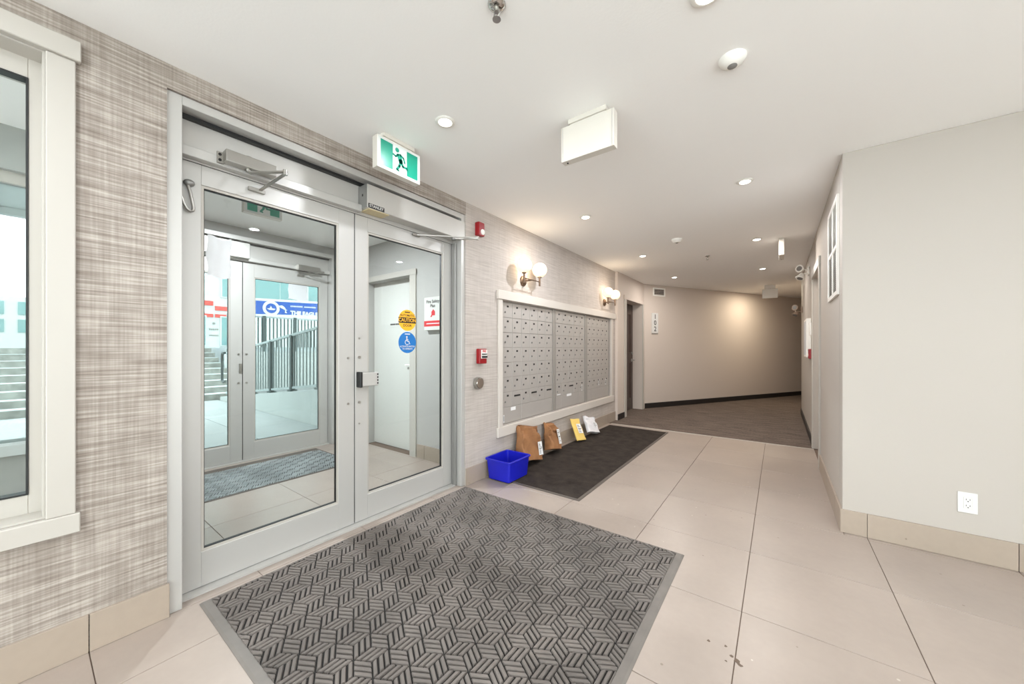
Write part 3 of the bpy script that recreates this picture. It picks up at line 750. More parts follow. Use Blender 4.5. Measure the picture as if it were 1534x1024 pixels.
# ------------------------------------------------------------------ ceiling lamps and ceiling devices
def downlight(x, y, label, power=LAMP_W, col=LOBBY, group=None, cat=True):
    r = thing('downlight', label, 'ceiling light', (x, y, CZ), group or 'round ceiling downlights')
    MB().lathe((x, y, CZ), [(0.036, -0.002), (0.052, -0.002), (0.056, -0.005), (0.050, -0.010), (0.038, -0.010)][::-1], 32).build('trim_ring', M['white'], r, smooth=True)
    MB().lathe((x, y, CZ), [(0.001, -0.0165), (0.02, -0.0158), (0.033, -0.013), (0.038, -0.0095), (0.038, -0.004)], 28).build('lens', M['lens'], r, smooth=True)
    ld = bpy.data.lights.new('downlight_lamp', 'AREA'); ld.shape = 'DISK'; ld.size = 0.076; ld.energy = power; ld.color = col
    lo = link(bpy.data.objects.new('lamp_light', ld)); lo.parent = r; lo.location = (0, 0, -0.018)
    return r
L0, L1 = -1.53, -0.21
downlight(L0, 1.43, 'round downlight over the exit sign by the glass doors', LOBBY_W * 1.2)
downlight(L0, 3.29, 'round downlight in front of the first wall sconce', LAMP_W * 1.15)
downlight(L0, 5.15, 'round downlight in front of the second wall sconce', col=HALL)
downlight(L0, 7.05, 'round downlight above the brown apartment door', LAMP_W * 1.0, HALL)
downlight(L1, 1.48, 'round downlight at the top edge, beside the domed sensor', LOBBY_W)
downlight(L1, 3.32, 'round downlight beside the corner of the outlet wall', LAMP_W * .8)
downlight(L1, 5.17, 'round downlight next to the narrow edge-on hanging sign', LAMP_W * 1.1, HALL)
downlight(L1, 7.13, 'round downlight between the two corridor hanging signs', LAMP_W * .8, HALL)
downlight(-0.17, 9.62, 'round warm downlight hidden behind the far hanging sign', LAMP_W * 1.6, (1.0, 0.88, 0.68))
for x, y in ((1.10, 1.46), (2.4, 1.46), (L0, -0.40), (L1, -0.40), (1.10, -0.40), (2.4, -0.40), (L0, -2.0), (L1, -2.0), (1.1, -2.0)):  # unseen lamps, added because the visible ones left the ceiling dim
    downlight(x, y, 'unseen fill downlight added to the lobby ceiling out of view', LOBBY_W, group='added lobby downlights out of view')
downlight(-3.45, 1.35, 'unseen fill downlight added to the vestibule ceiling', LAMP_W * 5.6)  # unseen lamp, added to brighten the vestibule
downlight(-3.0, -1.0, 'unseen fill downlight added to the side bay beyond the lobby window', LAMP_W * 1.6)  # unseen lamp, added to lift the dark side bay

def sprinkler(x, y, label):
    r = thing('sprinkler', label, 'sprinkler', (x, y, CZ), 'ceiling sprinkler heads')
    MB().lathe((x, y, CZ), [(0.012, -0.014), (0.030, -0.008), (0.034, -0.002), (0.034, 0.0)], 24).build('escutcheon', M['chrome'], r, smooth=True)
    mb = MB(); mb.cyl((x, y, CZ - 0.01), (x, y, CZ - 0.03), 0.009, 12)
    mb.tube([(x - 0.011, y, CZ - 0.025), (x - 0.013, y, CZ - 0.04), (x, y, CZ - 0.055)], 0.003); mb.tube([(x + 0.011, y, CZ - 0.025), (x + 0.013, y, CZ - 0.04), (x, y, CZ - 0.055)], 0.003)
    mb.build('body', M['steel'], r, smooth=True)
    MB().cyl((x, y, CZ - 0.056), (x, y, CZ - 0.058), 0.016, 14).build('deflector', M['steel'], r)
sprinkler(-0.855, 1.06, 'chrome sprinkler head at the top edge of the ceiling')
sprinkler(-0.803, 5.70, 'small sprinkler head far down the corridor ceiling')
r = thing('occupancy_sensor', 'white domed ceiling sensor with a grey lens', 'sensor', (-0.167, 1.886, CZ))
MB().lathe((-0.167, 1.886, CZ), [(0.020, -0.034), (0.032, -0.030), (0.048, -0.018), (0.056, -0.004), (0.056, 0.0)], 32).build('housing', M['white'], r, smooth=True)
MB().lathe((-0.167, 1.886, CZ), [(0.002, -0.040), (0.012, -0.039), (0.0195, -0.035), (0.0195, -0.030)], 24).build('lens', M['lensgrey'], r, smooth=True)
r = thing('smoke_detector', 'small round white smoke detector on the corridor ceiling', 'smoke detector', (-0.973, 4.615, CZ))
MB().lathe((-0.973, 4.615, CZ), [(0.02, -0.045), (0.04, -0.042), (0.05, -0.025), (0.058, -0.020), (0.058, 0)], 28).build('housing', M['white'], r, smooth=True)
MB().lathe((-0.973, 4.615, CZ), [(0.002, -0.049), (0.014, -0.048), (0.018, -0.044)], 20).build('vent_cap', M['lensgrey'], r, smooth=True)

# exit signs
def man(fr, w, h, m, parent, s):
    """running figure; local x in -.5...5 of the white panel, y likewise"""
    mb = MB(); k = h * 0.98
    mb.prism(fr, disc_pts(-0.11 * k, 0.30 * k, 0.075 * k, 18), s, s + .0012)
    for (x0, y0, x1, y1, ww) in ((-0.05, .20, 0.03, -.03, .17), (-.06, .18, -.16, .07, .065), (-.16, .07, -.27, .11, .06), (0.0, .19, .14, .12, .065), (.14, .12, .19, -.02, .06),
                                 (.03, -.02, -.02, -.2, .09), (-.02, -.2, -.12, -.34, .08), (-.12, -.34, -.05, -.36, .06), (.04, -.02, .12, -.17, .09), (.12, -.17, .28, -.17, .075), (.28, -.17, .30, -.24, .06)):
        mb.prism(fr, bar_pts(x0 * k, y0 * k, x1 * k, y1 * k, ww * k), s, s + .0012)
        mb.prism(fr, disc_pts(x1 * k, y1 * k, ww * k / 2, 10), s, s + .0012)
    return mb.build('running_figure', m, parent)
def exit_sign(label, c, right, blank, w=0.315, h=0.19, t=0.05):
    """c = centre of the sign body; right = viewer's right along the face that shows"""
    c = Vector(c); rt = Vector(right).normalized(); n = rt.cross(Vector((0, 0, 1)))
    r = thing('exit_sign', label, 'exit sign', (c.x, c.y, CZ), 'hanging exit signs')
    fr = FR(c, rt)
    MB().prism(fr, [(-w / 2, -h / 2), (w / 2, -h / 2), (w / 2, h / 2), (-w / 2, h / 2)], -t / 2, t / 2).build('housing', M['signcase'], r, bevel=0.003, seg=2)
    mb = MB(); mb.prism(fr, [(-w * .33, h / 2), (w * .33, h / 2), (w * .33, h / 2 + 0.012), (-w * .33, h / 2 + 0.012)], -0.016, 0.016)
    mb.prism(fr, [(-w * .36, h / 2 + .008), (w * .36, h / 2 + .008), (w * .36, CZ - c.z), (-w * .36, CZ - c.z)], -0.026, 0.026)
    mb.build('canopy_mount', M['signcase'], r, bevel=0.002)
    if not blank:
        q = t / 2
        face = MB(); face.prism(fr, [(-w / 2 + .006, -h / 2 + .006), (w / 2 - .006, -h / 2 + .006), (w / 2 - .006, h / 2 - .006), (-w / 2 + .006, h / 2 - .006)], q, q + .001)
        f = face.build('face_panel', M['signwhite'], r)
        gx = w / 2 - .022; gh = h / 2 - .018
        for a, b in ((-gx, -w * .165), (w * .165, gx)):
            MB().prism(fr, [(a, -gh), (b, -gh), (b, gh), (a, gh)], q + .001, q + .002).build('green_panel', M['green'], f)
        man(fr, w, h, M['green'], f, q + .001)
    else:
        q = t / 2
        for a, b in ((-w / 2 + .008, -w / 2 + .012), (w / 2 - .012, w / 2 - .008)):
            MB().prism(fr, [(a, -h / 2 + .004), (b, -h / 2 + .004), (b, h / 2 - .004), (a, h / 2 - .004)], q, q + .0015).build('edge_groove', M['opcase'], r)
        o = fr[0] + fr[1] * (-w / 2 + .03) + Vector((0, 0, -h / 2))
        MB().cyl(o, o + Vector((0, 0, -.004)), 0.005, 10).build('test_button', M['ink'], r)
    return r
exit_sign('lit green running-man exit sign hanging in front of the glass doors', (-1.925, 1.395, 2.389), (0, 1, 0), False)
exit_sign('blank white back of the large hanging exit sign in mid-ceiling', (-0.85, 1.862, 2.383), (1, 0, 0), True, 0.312, 0.197)
exit_sign('narrow edge-on exit sign hanging over the corridor carpet line', (0.027, 5.42, 2.40), (0, -1, 0), True, 0.312, 0.18)
exit_sign('small beige blank exit sign far down the corridor', (-0.145, 9.12, 2.34), (1, 0, 0), True, 0.26, 0.19)
exit_sign('green running-man exit sign inside the vestibule behind the door glass', (-3.43, 1.175, 2.40), (0, 1, 0), False, 0.275, 0.19)

# ------------------------------------------------------------------ wall sconces
def sconce(yc, label):
    z = 1.947; xb = -2.115
    r = thing('wall_sconce', label, 'wall lamp', (WX, yc, z), 'twin-globe wall sconces')
    mb = MB(); mb.cyl((WX, yc, z), (WX + 0.014, yc, z), 0.058, 32, 0.052); mb.cyl((WX + 0.014, yc, z), (WX + 0.022, yc, z), 0.05, 32, 0.03)
    mb.build('backplate', M['bronze'], r, smooth=True)
    mb = MB(); mb.cyl((WX + 0.02, yc, z), (xb, yc, z), 0.008, 12); mb.cyl((xb, yc - 0.15, z), (xb, yc + 0.15, z), 0.006, 12)
    mb.build('arm', M['bronze'], r, smooth=True)
    for s in (-1, 1):
        y = yc + 0.15 * s
        mb = MB(); mb.cyl((xb, y, z - 0.045), (xb, y, z + 0.05), 0.011, 14); mb.cyl((xb, y, z + 0.046), (xb, y, z + 0.056), 0.024, 18)
        mb.build('stem', M['bronze'], r, smooth=True)
        MB().sphere((xb, y, z + 0.13), 0.08, 32, 18).build('globe_shade', M['globe'], r, smooth=True)
    ld = bpy.data.lights.new('sconce_lamp', 'POINT'); ld.energy = 2.0; ld.color = (1, .83, .62); ld.shadow_soft_size = 0.08
    lo = link(bpy.data.objects.new('lamp_light', ld)); lo.parent = r; lo.location = (xb - WX, 0, 0.13)
sconce(3.225, 'bronze twin-globe wall sconce above the nearest mailbox bank')
sconce(5.50, 'bronze twin-globe wall sconce above the farthest mailbox bank')

# ------------------------------------------------------------------ door hardware and wall devices
c1 = thing('door_closer', 'silver door closer with folded arm over the inner glass door', 'door closer', (-2.30, 0.71, 2.17))
MB().box(-2.306, -2.248, 0.61, 0.84, 2.172, 2.232).build('closer_body', M['steel'], c1, bevel=0.004, seg=2)
MB().box(-2.306, -2.296, 0.585, 0.615, 2.165, 2.225).build('mounting_plate', M['steel'], c1, bevel=0.002)
mb = MB(); mb.cyl((-2.2955, 0.597, 2.182), (-2.293, 0.597, 2.182), 0.007); mb.cyl((-2.2955, 0.597, 2.21), (-2.293, 0.597, 2.21), 0.007); mb.build('screw', M['ink'], c1)
mb = MB(); mb.cyl((-2.277, 0.715, 2.160), (-2.277, 0.715, 2.172), 0.014); mb.cyl((-2.277, 0.715, 2.232), (-2.277, 0.715, 2.24), 0.016); mb.build('pivot', M['steel'], c1, smooth=True)
def flatbar(p, q, w, t):
    p = Vector(p); q = Vector(q); d = (q - p).normalized(); u = Vector((0, 0, 1)); s = d.cross(u).normalized() * w / 2; k = s.cross(d).normalized() * t / 2
    return MB().add([p - s - k, p + s - k, p + s + k, p - s + k, q - s - k, q + s - k, q + s + k, q - s + k], [(0, 3, 2, 1), (4, 5, 6, 7), (0, 1, 5, 4), (1, 2, 6, 5), (2, 3, 7, 6), (3, 0, 4, 7)])
flatbar((-2.277, 0.715, 2.156), (-2.11, 0.828, 2.156), 0.022, 0.007).build('arm', M['steel'], c1, bevel=0.001)
flatbar((-2.11, 0.828, 2.146), (-2.345, 0.79, 2.105), 0.016, 0.008).build('arm', M['steel'], c1, bevel=0.001)
MB().cyl((-2.11, 0.828, 2.14), (-2.11, 0.828, 2.166), 0.011).build('elbow_joint', M['steel'], c1, smooth=True)
MB().box(-2.355, -2.338, 0.735, 0.815, 2.09, 2.112).build('foot', M['steel'], c1, bevel=0.002)

op = thing('door_operator', 'long silver automatic door operator case above the inner doors', 'door operator', (-2.30, 1.86, 2.17))
MB().box(-2.349, -2.243, 1.387, 2.337, 2.176, 2.338).build('case', M['opcase'], op, bevel=0.003)
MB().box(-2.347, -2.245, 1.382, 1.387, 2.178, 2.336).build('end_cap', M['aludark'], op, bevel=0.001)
MB().box(-2.30, -2.288, 1.3805, 1.382, 2.26, 2.275).build('switch', M['ink'], op)
MB().box(-2.345, -2.246, 1.40, 1.56, 2.169, 2.176).build('sensor_strip', M['sensor'], op, bevel=0.002)
fr = FR((-2.243, 1.455, 2.193), (0, 1, 0))
bd = MB().prism(fr, [(-.062, -.015), (.062, -.015), (.062, .015), (-.062, .015)], 0, .001).build('badge', M['ink'], op)
text_mb('STANLEY', fr, 0.026, 0, .0016, bold=0.0006, sx=1.02).build('badge_lettering', M['plate'], bd)
flatbar((-2.25, 2.20, 2.160), (-2.10, 2.338, 2.166), 0.03, 0.008).build('arm', M['opcase'], op, bevel=0.001)
flatbar((-2.10, 2.338, 2.176), (-2.335, 1.88, 2.128), 0.016, 0.008).build('arm', M['opcase'], op, bevel=0.001)
MB().cyl((-2.10, 2.338, 2.158), (-2.10, 2.338, 2.184), 0.013).build('elbow_joint', M['steel'], op, smooth=True)
MB().box(-2.355, -2.332, 1.84, 1.91, 2.118, 2.137).build('foot', M['steel'], op, bevel=0.002)
MB().cyl((-2.25, 2.20, 2.150), (-2.25, 2.20, 2.176), 0.02).build('drive_hub', M['aludark'], op, smooth=True)

oc = thing('door_closer', 'silver door closer above the outer glass door leaf', 'door closer', (OX + .07, 2.05, 2.14))
MB().box(OX + .05, OX + .105, 1.925, 2.18, 2.145, 2.208).build('closer_body', M['steel'], oc, bevel=0.004, seg=2)
flatbar((OX + .08, 2.05, 2.138), (OX + .24, 2.16, 2.138), 0.022, 0.007).build('arm', M['steel'], oc, bevel=.001)
flatbar((OX + .24, 2.16, 2.130), (OX + .01, 2.0, 2.10), 0.016, 0.008).build('arm', M['steel'], oc, bevel=.001)
MB().box(OX, OX + .016, 1.95, 2.03, 2.085, 2.108).build('foot', M['steel'], oc, bevel=.002)
oo = thing('door_operator', 'grey automatic operator case above the outer glass doors', 'door operator', (OX + .06, 1.0, 2.17))
MB().box(OX + .05, OX + .105, .50, 1.44, 2.175, 2.335).build('case', M['opcase'], oo, bevel=.003)
MB().box(OX + .052, OX + .103, 1.44, 1.444, 2.178, 2.332).build('end_cap', M['aludark'], oo)
h = thing('cable_loop', 'steel armoured cable loop hanging at the hinge side of the inner door', 'cable', (DX, 0.47, 1.9))
MB().sphere((DX + 0.012, 0.487, 2.036), 0.022, 18, 12, (.8, 1, .8)).build('terminal_cap', M['aludark'], h, smooth=True)
MB().tube([(DX + .014, .482, 2.03), (DX + .018, .489, 1.99), (DX + .02, .497, 1.945), (DX + .02, .502, 1.915), (DX + .02, .499, 1.901), (DX + .02, .490, 1.896), (DX + .02, .479, 1.903), (DX + .02, .466, 1.925), (DX + .02, .455, 1.96), (DX + .02, .4535, 2.0), (DX + .02, .453, 2.05)], 0.0068, 10).build('armoured_cable', M['steel'], h, smooth=True)

# stickers and paper on the glass
gx_ = DX - 0.0188
def decal(name, label, cat, yc, zc, r, m):
    e = thing(name, label, cat, (gx_, yc, zc)); fr_ = FR((gx_, yc, zc), (0, 1, 0))
    MB().prism(fr_, disc_pts(0, 0, r, 40), 0.0, 0.0006).build('disc', m, e); return e, fr_
e, fr_ = decal('caution_sticker', 'round yellow automatic-door caution sticker on the glass', 'sticker', 1.814, 1.441, 0.084, M['stickeryellow'])
MB().prism(fr_, [(-.083, -.022), (.083, -.022), (.083, .022), (-.083, .022)], .0006, .001).build('band', M['ink'], e)
text_mb('CAUTION', fr_, 0.040, 0, .0014, bold=.0008, sx=.93).build('lettering', M['stickeryellow'], e)
for tx, dz, sz in (('AUTOMATIC', .038, .024), ('DOOR', -.042, .027)):
    text_mb(tx, FR((gx_, 1.814, 1.441 + dz), (0, 1, 0)), sz, 0, .0014, bold=.0004).build('lettering', M['ink'], e)
MB().prism(FR((gx_, 1.814, 1.441 + .064), (0, 1, 0)), [(-.025, -.004), (.025, -.004), (.025, .004), (-.025, .004)], .0006, .001).build('print_line', M['ink'], e)
e, fr_ = decal('access_sticker', 'round blue wheelchair access sticker on the glass', 'sticker', 1.814, 1.265, 0.084, M['stickerblue'])
mb = MB(); s0 = .0006; s1 = .0012; oy = .022
mb.prism(fr_, disc_pts(-.006, .036 + oy - .014, .007, 14), s0, s1)
for b in ((-.006, .028, -.004, .002, .008), (-.005, .016, .010, .014, .005), (-.004, .003, .014, .002, .007), (.014, .002, .020, -.020, .007), (.018, -.020, .026, -.018, .005)):
    mb.prism(fr_, bar_pts(b[0], b[1] + oy - .014, b[2], b[3] + oy - .014, b[4]), s0, s1)
arc = [(-.003 + .019 * math.cos(a), -.006 + oy - .014 + .019 * math.sin(a)) for a in [math.radians(110 + 12 * k) for k in range(18)]]
for a, b in zip(arc[:-1], arc[1:]): mb.prism(fr_, bar_pts(a[0], a[1], b[0], b[1], .005), s0, s1)
mb.build('wheelchair_symbol', M['plate'], e)
for tx, dz in (('ACTIVATE SWITCH', -.032), ('TO OPERATE', -.051)):
    text_mb(tx, FR((gx_, 1.814, 1.265 + dz), (0, 1, 0)), .018, 0, .0014, bold=.0004, sx=.92).build('lettering', M['plate'], e)
MB().prism(FR((gx_, 1.814, 1.265 + .067), (0, 1, 0)), [(-.025, -.004), (.025, -.004), (.025, .004), (-.025, .004)], .0006, .001).build('print_line', M['plate'], e)

def sheet(name, label, X, y0, y1, z0, z1, m, amp):
    n = 10; V = []; F = []
    for i in range(n + 1):
        for j in range(n + 1):
            u = i / n; v = j / n
            dx = amp * (0.5 + 0.5 * math.sin(7 * u + 3 * v) * math.cos(5 * v - 2 * u))
            ey = 0.004 * math.sin(9 * v) * (abs(u - .5) * 2)
            ez = (0.008 * math.sin(6 * u + 1)) * (1 if j == n else (.8 if j == 0 else 0))
            V.append((X + 0.0005 + dx, y0 + (y1 - y0) * u + ey, z0 + (z1 - z0) * v + ez))
    for i in range(n):
        for j in range(n):
            a = i * (n + 1) + j; F.append((a, a + n + 1, a + n + 2, a + 1))
    k = len(V); V += [(x + 0.0008, y, z) for x, y, z in V]; F += [tuple(q + k for q in reversed(f)) for f in F]
    mb = MB().add(V, F); o = mb.build(name, m, None, smooth=True)
    return tag(o, label, 'paper')
sheet('paper_notice', 'crumpled white paper notice taped to the inner door glass', gx_, 0.562, 0.662, 1.592, 1.80, M['paper'], 0.012)
sheet('paper_notice', 'flat white paper notice on the outer door glass', OX - 0.0185, 1.865, 2.075, 1.80, 2.03, M['paper'], 0.002)

# fire safety plan box
fb = thing('fire_plan_box', 'white fire safety plan box with red band on the vestibule wall', 'sign box', (-2.95, 2.62, 1.40))
MB().box(-3.078, -2.80, 2.57, 2.62, 1.41, 1.762).build('case', M['whitedoor'], fb, bevel=0.003)
fr_ = FR((-2.939, 2.57, 1.586), (1, 0, 0))
text_mb('Fire Safety\nPlan', FR((-2.939, 2.57, 1.69), (1, 0, 0)), 0.048, 0, .0012, bold=.0008, spacing=.95).build('lettering', M['ink'], fb)
MB().prism(fr_, [(-.138, -.135), (.138, -.135), (.138, -.075), (-.138, -.075)], 0, .001).build('red_band', M['redprint'], fb)
MB().prism(fr_, [(-.10, -.110), (.10, -.110), (.10, -.100), (-.10, -.100)], .001, .0015).build('band_lettering', M['plate'], fb)
MB().prism(fr_, [(-.04, -.035), (-.01, -.035), (-.01, -.02), (.035, -.02), (.035, .02), (.008, .045), (-.02, .02), (-.02, -.01)], 0, .0012).build('house_emblem', M['redprint'], fb)

hs = thing('fire_horn', 'red fire alarm horn with strobe on the papered wall', 'fire alarm', (WX, 2.50, 2.25))
MB().box(WX, WX + 0.05, 2.452, 2.535, 2.248, 2.372).build('housing', M['red'], hs, bevel=0.010, seg=2)
MB().sphere((WX + 0.05, 2.505, 2.285), 0.026, 20, 12, (.6, 1, 1)).build('strobe_lens', M['white'], hs, smooth=True)
ps = thing('pull_station', 'red fire alarm pull station beside the door push button', 'fire alarm', (WX, 2.53, 1.07))
MB().box(WX, WX + 0.045, 2.470, 2.572, 1.078, 1.215).build('housing', M['red'], ps, bevel=0.005)
pp = MB().box(WX + 0.045, WX + 0.052, 2.487, 2.567, 1.125, 1.205).build('front_plate', M['white'], ps, bevel=0.001)
MB().box(WX + 0.052, WX + 0.060, 2.490, 2.564, 1.130, 1.150).build('pull_bar', M['ink'], ps, bevel=0.002)
text_mb('FIRE', FR((WX + .052, 2.527, 1.19), (0, 1, 0)), .03, 0, .001, bold=.001).build('lettering', M['redprint'], pp)
MB().box(WX + 0.052, WX + 0.055, 2.492, 2.562, 1.160, 1.170).build('print_line', M['ink'], pp)
pb = thing('door_push_button', 'round stainless door push button on the papered wall', 'push button', (WX, 2.478, 0.84))
MB().box(WX, WX + 0.006, 2.434, 2.526, 0.852, 0.948).build('plate', M['steel'], pb, bevel=0.002)
MB().cyl((WX + 0.006, 2.48, 0.90), (WX + 0.040, 2.48, 0.90), 0.055, 36, 0.052).build('button_ring', M['steel'], pb, smooth=True)
MB().cyl((WX + 0.040, 2.48, 0.90), (WX + 0.044, 2.48, 0.90), 0.045, 32, 0.043).build('button', M['chrome'], pb, smooth=True)

# outlet
ol = thing('power_outlet', 'white duplex power outlet low on the plain wall', 'outlet', (0.876, 3.24, 0.27))
pl_ = MB().box(0.838, 0.914, 3.233, 3.24, 0.270, 0.388).build('cover_plate', M['plate'], ol, bevel=0.0025, seg=2)
rc = MB().box(0.860, 0.893, 3.2305, 3.2335, 0.296, 0.362).build('receptacle', M['plate'], ol, bevel=0.001)
mb = MB()
for z in (0.348, 0.313):
    mb.box(0.8685, 0.8705, 3.2298, 3.2306, z - .004, z + .005); mb.box(0.8825, 0.8845, 3.2298, 3.2306, z - .004, z + .005); mb.cyl((0.8765, 3.2306, z - .010), (0.8765, 3.2297, z - .010), .0028, 10)
mb.build('slot', M['ink'], rc)

# corridor grille on the side wall
gv = thing('wall_grille', 'white louvred return air grille high on the corridor corner wall', 'vent', (RX, 3.68, 1.6))
gy0_, gy1_, gz0_, gz1_ = 3.385, 3.965, 1.597, 2.302
mb = MB()
for a in ((gy0_, gy0_ + .03, gz0_, gz1_), (gy1_ - .03, gy1_, gz0_, gz1_), (gy0_ + .03, gy1_ - .03, gz0_, gz0_ + .03), (gy0_ + .03, gy1_ - .03, gz1_ - .03, gz1_)): mb.box(RX - 0.014, RX, *a)
gm = (gy0_ + gy1_) / 2; gzm = (gz0_ + gz1_) / 2
mb.box(RX - 0.013, RX, gm - .01, gm + .01, gz0_ + .03, gz1_ - .03); mb.box(RX - 0.0125, RX, gy0_ + .03, gy1_ - .03, gzm - .01, gzm + .01)
mb.build('frame', M['white'], gv)
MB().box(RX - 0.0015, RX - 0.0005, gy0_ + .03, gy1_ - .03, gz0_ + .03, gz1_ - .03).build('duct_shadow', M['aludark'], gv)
mb = MB(); nsl = 46
for k in range(nsl):
    z = gz0_ + .03 + (gz1_ - gz0_ - .06) * (k + .5) / nsl
    mb.add([(RX - .002, gy0_ + .03, z + .006), (RX - .002, gy1_ - .03, z + .006), (RX - .011, gy1_ - .03, z - .004), (RX - .011, gy0_ + .03, z - .004), (RX - .002, gy0_ + .03, z + .0075), (RX - .002, gy1_ - .03, z + .0075), (RX - .011, gy1_ - .03, z - .0025), (RX - .011, gy0_ + .03, z - .0025)],
           [(0, 1, 2, 3), (7, 6, 5, 4), (3, 2, 6, 7), (0, 3, 7, 4), (1, 5, 6, 2)])
sl = mb.build('louvre_field', M['white'], gv); sl['kind'] = 'stuff'

# vent and number plaque on the angled wall
def dfr(s, z): p = diag(s); return FR((p.x, p.y, z), (DD.x, DD.y, 0))
fv = thing('supply_vent', 'small white supply vent with dark slots near the ceiling', 'vent', tuple(diag(.4)) + (2.29,))
fr_ = dfr(0.40, 2.375); mb = MB(); w_, h_ = .165, .085
for a in ((-w_, -w_ + .03, -h_, h_), (w_ - .03, w_, -h_, h_), (-w_ + .03, w_ - .03, -h_, -h_ + .025), (-w_ + .03, w_ - .03, h_ - .025, h_)):
    mb.prism(fr_, [(a[0], a[2]), (a[1], a[2]), (a[1], a[3]), (a[0], a[3])], 0, .012)
mb.build('frame', M['white'], fv)
MB().prism(fr_, [(-w_ + .03, -h_ + .025), (w_ - .03, -h_ + .025), (w_ - .03, h_ - .025), (-w_ + .03, h_ - .025)], 0, .002).build('duct_shadow', M['ink'], fv)
for k in range(4):
    MB().prism(fr_, bar_pts(-w_ + .03, -.045 + .03 * k, w_ - .03, -.043 + .03 * k, .008), .004, .010).build('slat', M['hall'], fv)
nf = thing('door_number_sign', 'white vertical plaque reading 102 beside the brown door', 'sign', tuple(diag(.29)) + (1.53,))
fr_ = dfr(0.285, 1.735)
MB().prism(fr_, [(-.085, -.205), (.085, -.205), (.085, .205), (-.085, .205)], 0, .014).build('plaque', M['plate'], nf, bevel=.002)
MB().prism(fr_, [(-.085, -.228), (.085, -.228), (.085, -.207), (-.085, -.207)], 0, .010).build('braille_strip', M['mboxframe'], nf)
for ch, dz in (('1', .125), ('0', 0), ('2', -.125)):
    text_mb(ch, dfr(0.285, 1.735 + dz), .135, 0, .0155, bold=.0015).build('numeral', M['ink'], nf)

# things on the corridor wall
def emergency(label, x, y, z, m):
    r = thing('emergency_light', label, 'emergency light', (x, y, z), 'twin-head emergency lights')
    MB().box(RX - .02, RX, y - .05, y + .05, z - .05, z + .06).build('base', M[m], r, bevel=.004)
    for dz, d in ((.045, Vector((-.5, -.85, .05))), (-.055, Vector((-.3, -.35, -.8)))):
        c = Vector((RX - .09, y, z + dz)); d = d.normalized()
        mb = MB(); mb.cyl(c - d * .04, c + d * .03, .022, 18, .052); mb.cyl(c + d * .03, c + d * .04, .054, 18, .052)
        hd = mb.build('lamp_head', M[m], r, smooth=True)
        MB().cyl(c + d * .04, c + d * .043, .034, 18).build('lens', M['lensgrey'], hd)
        MB().tube([c - d * .04, (RX - .02, y, z + dz * .5)], .008).build('stem', M[m], r)
emergency('white twin-head emergency light high on the corridor wall', RX, 6.45, 2.28, 'white')
emergency('brown twin-head emergency light at the corridor bend', RX, 8.25, 1.90, 'brownhead')
nb = thing('notice_board', 'slim white notice board seen edge-on on the corridor wall', 'notice board', (RX, 6.4, 1.1))
MB().box(RX - .05, RX, 6.10, 6.60, 1.10, 1.61).build('board', M['white'], nb, bevel=.003)
MB().box(RX - .052, RX - .05, 6.13, 6.57, 1.13, 1.58).build('sheet', M['paper'], nb)
tag(MB().box(RX - .03, RX, 5.83, 5.93, 1.38, 1.54).build('intercom_panel', M['white'], bevel=.004), 'small white wall panel above the corridor pull station', 'wall panel')
p2 = thing('pull_station', 'red pull station on the corridor wall below the white panel', 'fire alarm', (RX, 5.88, 1.09))
MB().box(RX - .04, RX, 5.83, 5.93, 1.09, 1.21).build('housing', M['red'], p2, bevel=.004)
MB().box(RX - .046, RX - .04, 5.85, 5.91, 1.12, 1.15).build('pull_bar', M['white'], p2, bevel=.002)

# ------------------------------------------------------------------ things on the floor by the mailboxes
def rounded_rect(cx, cy, w, d, r, n=5):
    P = []
    for (sx, sy, a0) in ((1, 1, 0), (-1, 1, PI / 2), (-1, -1, PI), (1, -1, 3 * PI / 2)):
        for k in range(n + 1):
            a = a0 + PI / 2 * k / n; P.append((cx + sx * (w / 2 - r) + r * math.cos(a), cy + sy * (d / 2 - r) + r * math.sin(a)))
    return P
tub = thing('plastic_bin', 'open cobalt blue plastic tub on the floor', 'bin', (-2.055, 2.72, 0.0))
def loft(mb, rings):
    n = len(rings[0]); k0 = len(mb.v)
    V = [p for r_ in rings for p in r_]; F = []
    for i in range(len(rings) - 1):
        for j in range(n): F.append((i * n + j, i * n + (j + 1) % n, (i + 1) * n + (j + 1) % n, (i + 1) * n + j))
    F.append(tuple(range(n - 1, -1, -1))); F.append(tuple(range((len(rings) - 1) * n, len(rings) * n)))
    mb.add(V, F)
cx, cy = -2.055, 2.722
def rr(w, d, r, z): return [p + (z,) for p in rounded_rect(cx, cy, w, d, r)]
mb = MB(); zb_ = 0.010
loft(mb, [rr(.225, .285, .018, zb_), rr(.240, .30, .018, zb_ + .006), rr(.270, .325, .02, .185), rr(.270, .325, .02, .188), rr(.292, .348, .024, .188), rr(.296, .352, .024, .197), rr(.288, .344, .022, .203), rr(.262, .318, .02, .201),
          rr(.260, .315, .02, .18), rr(.228, .288, .016, .02)])
mb.build('tub_body', M['blue'], tub, smooth=True)

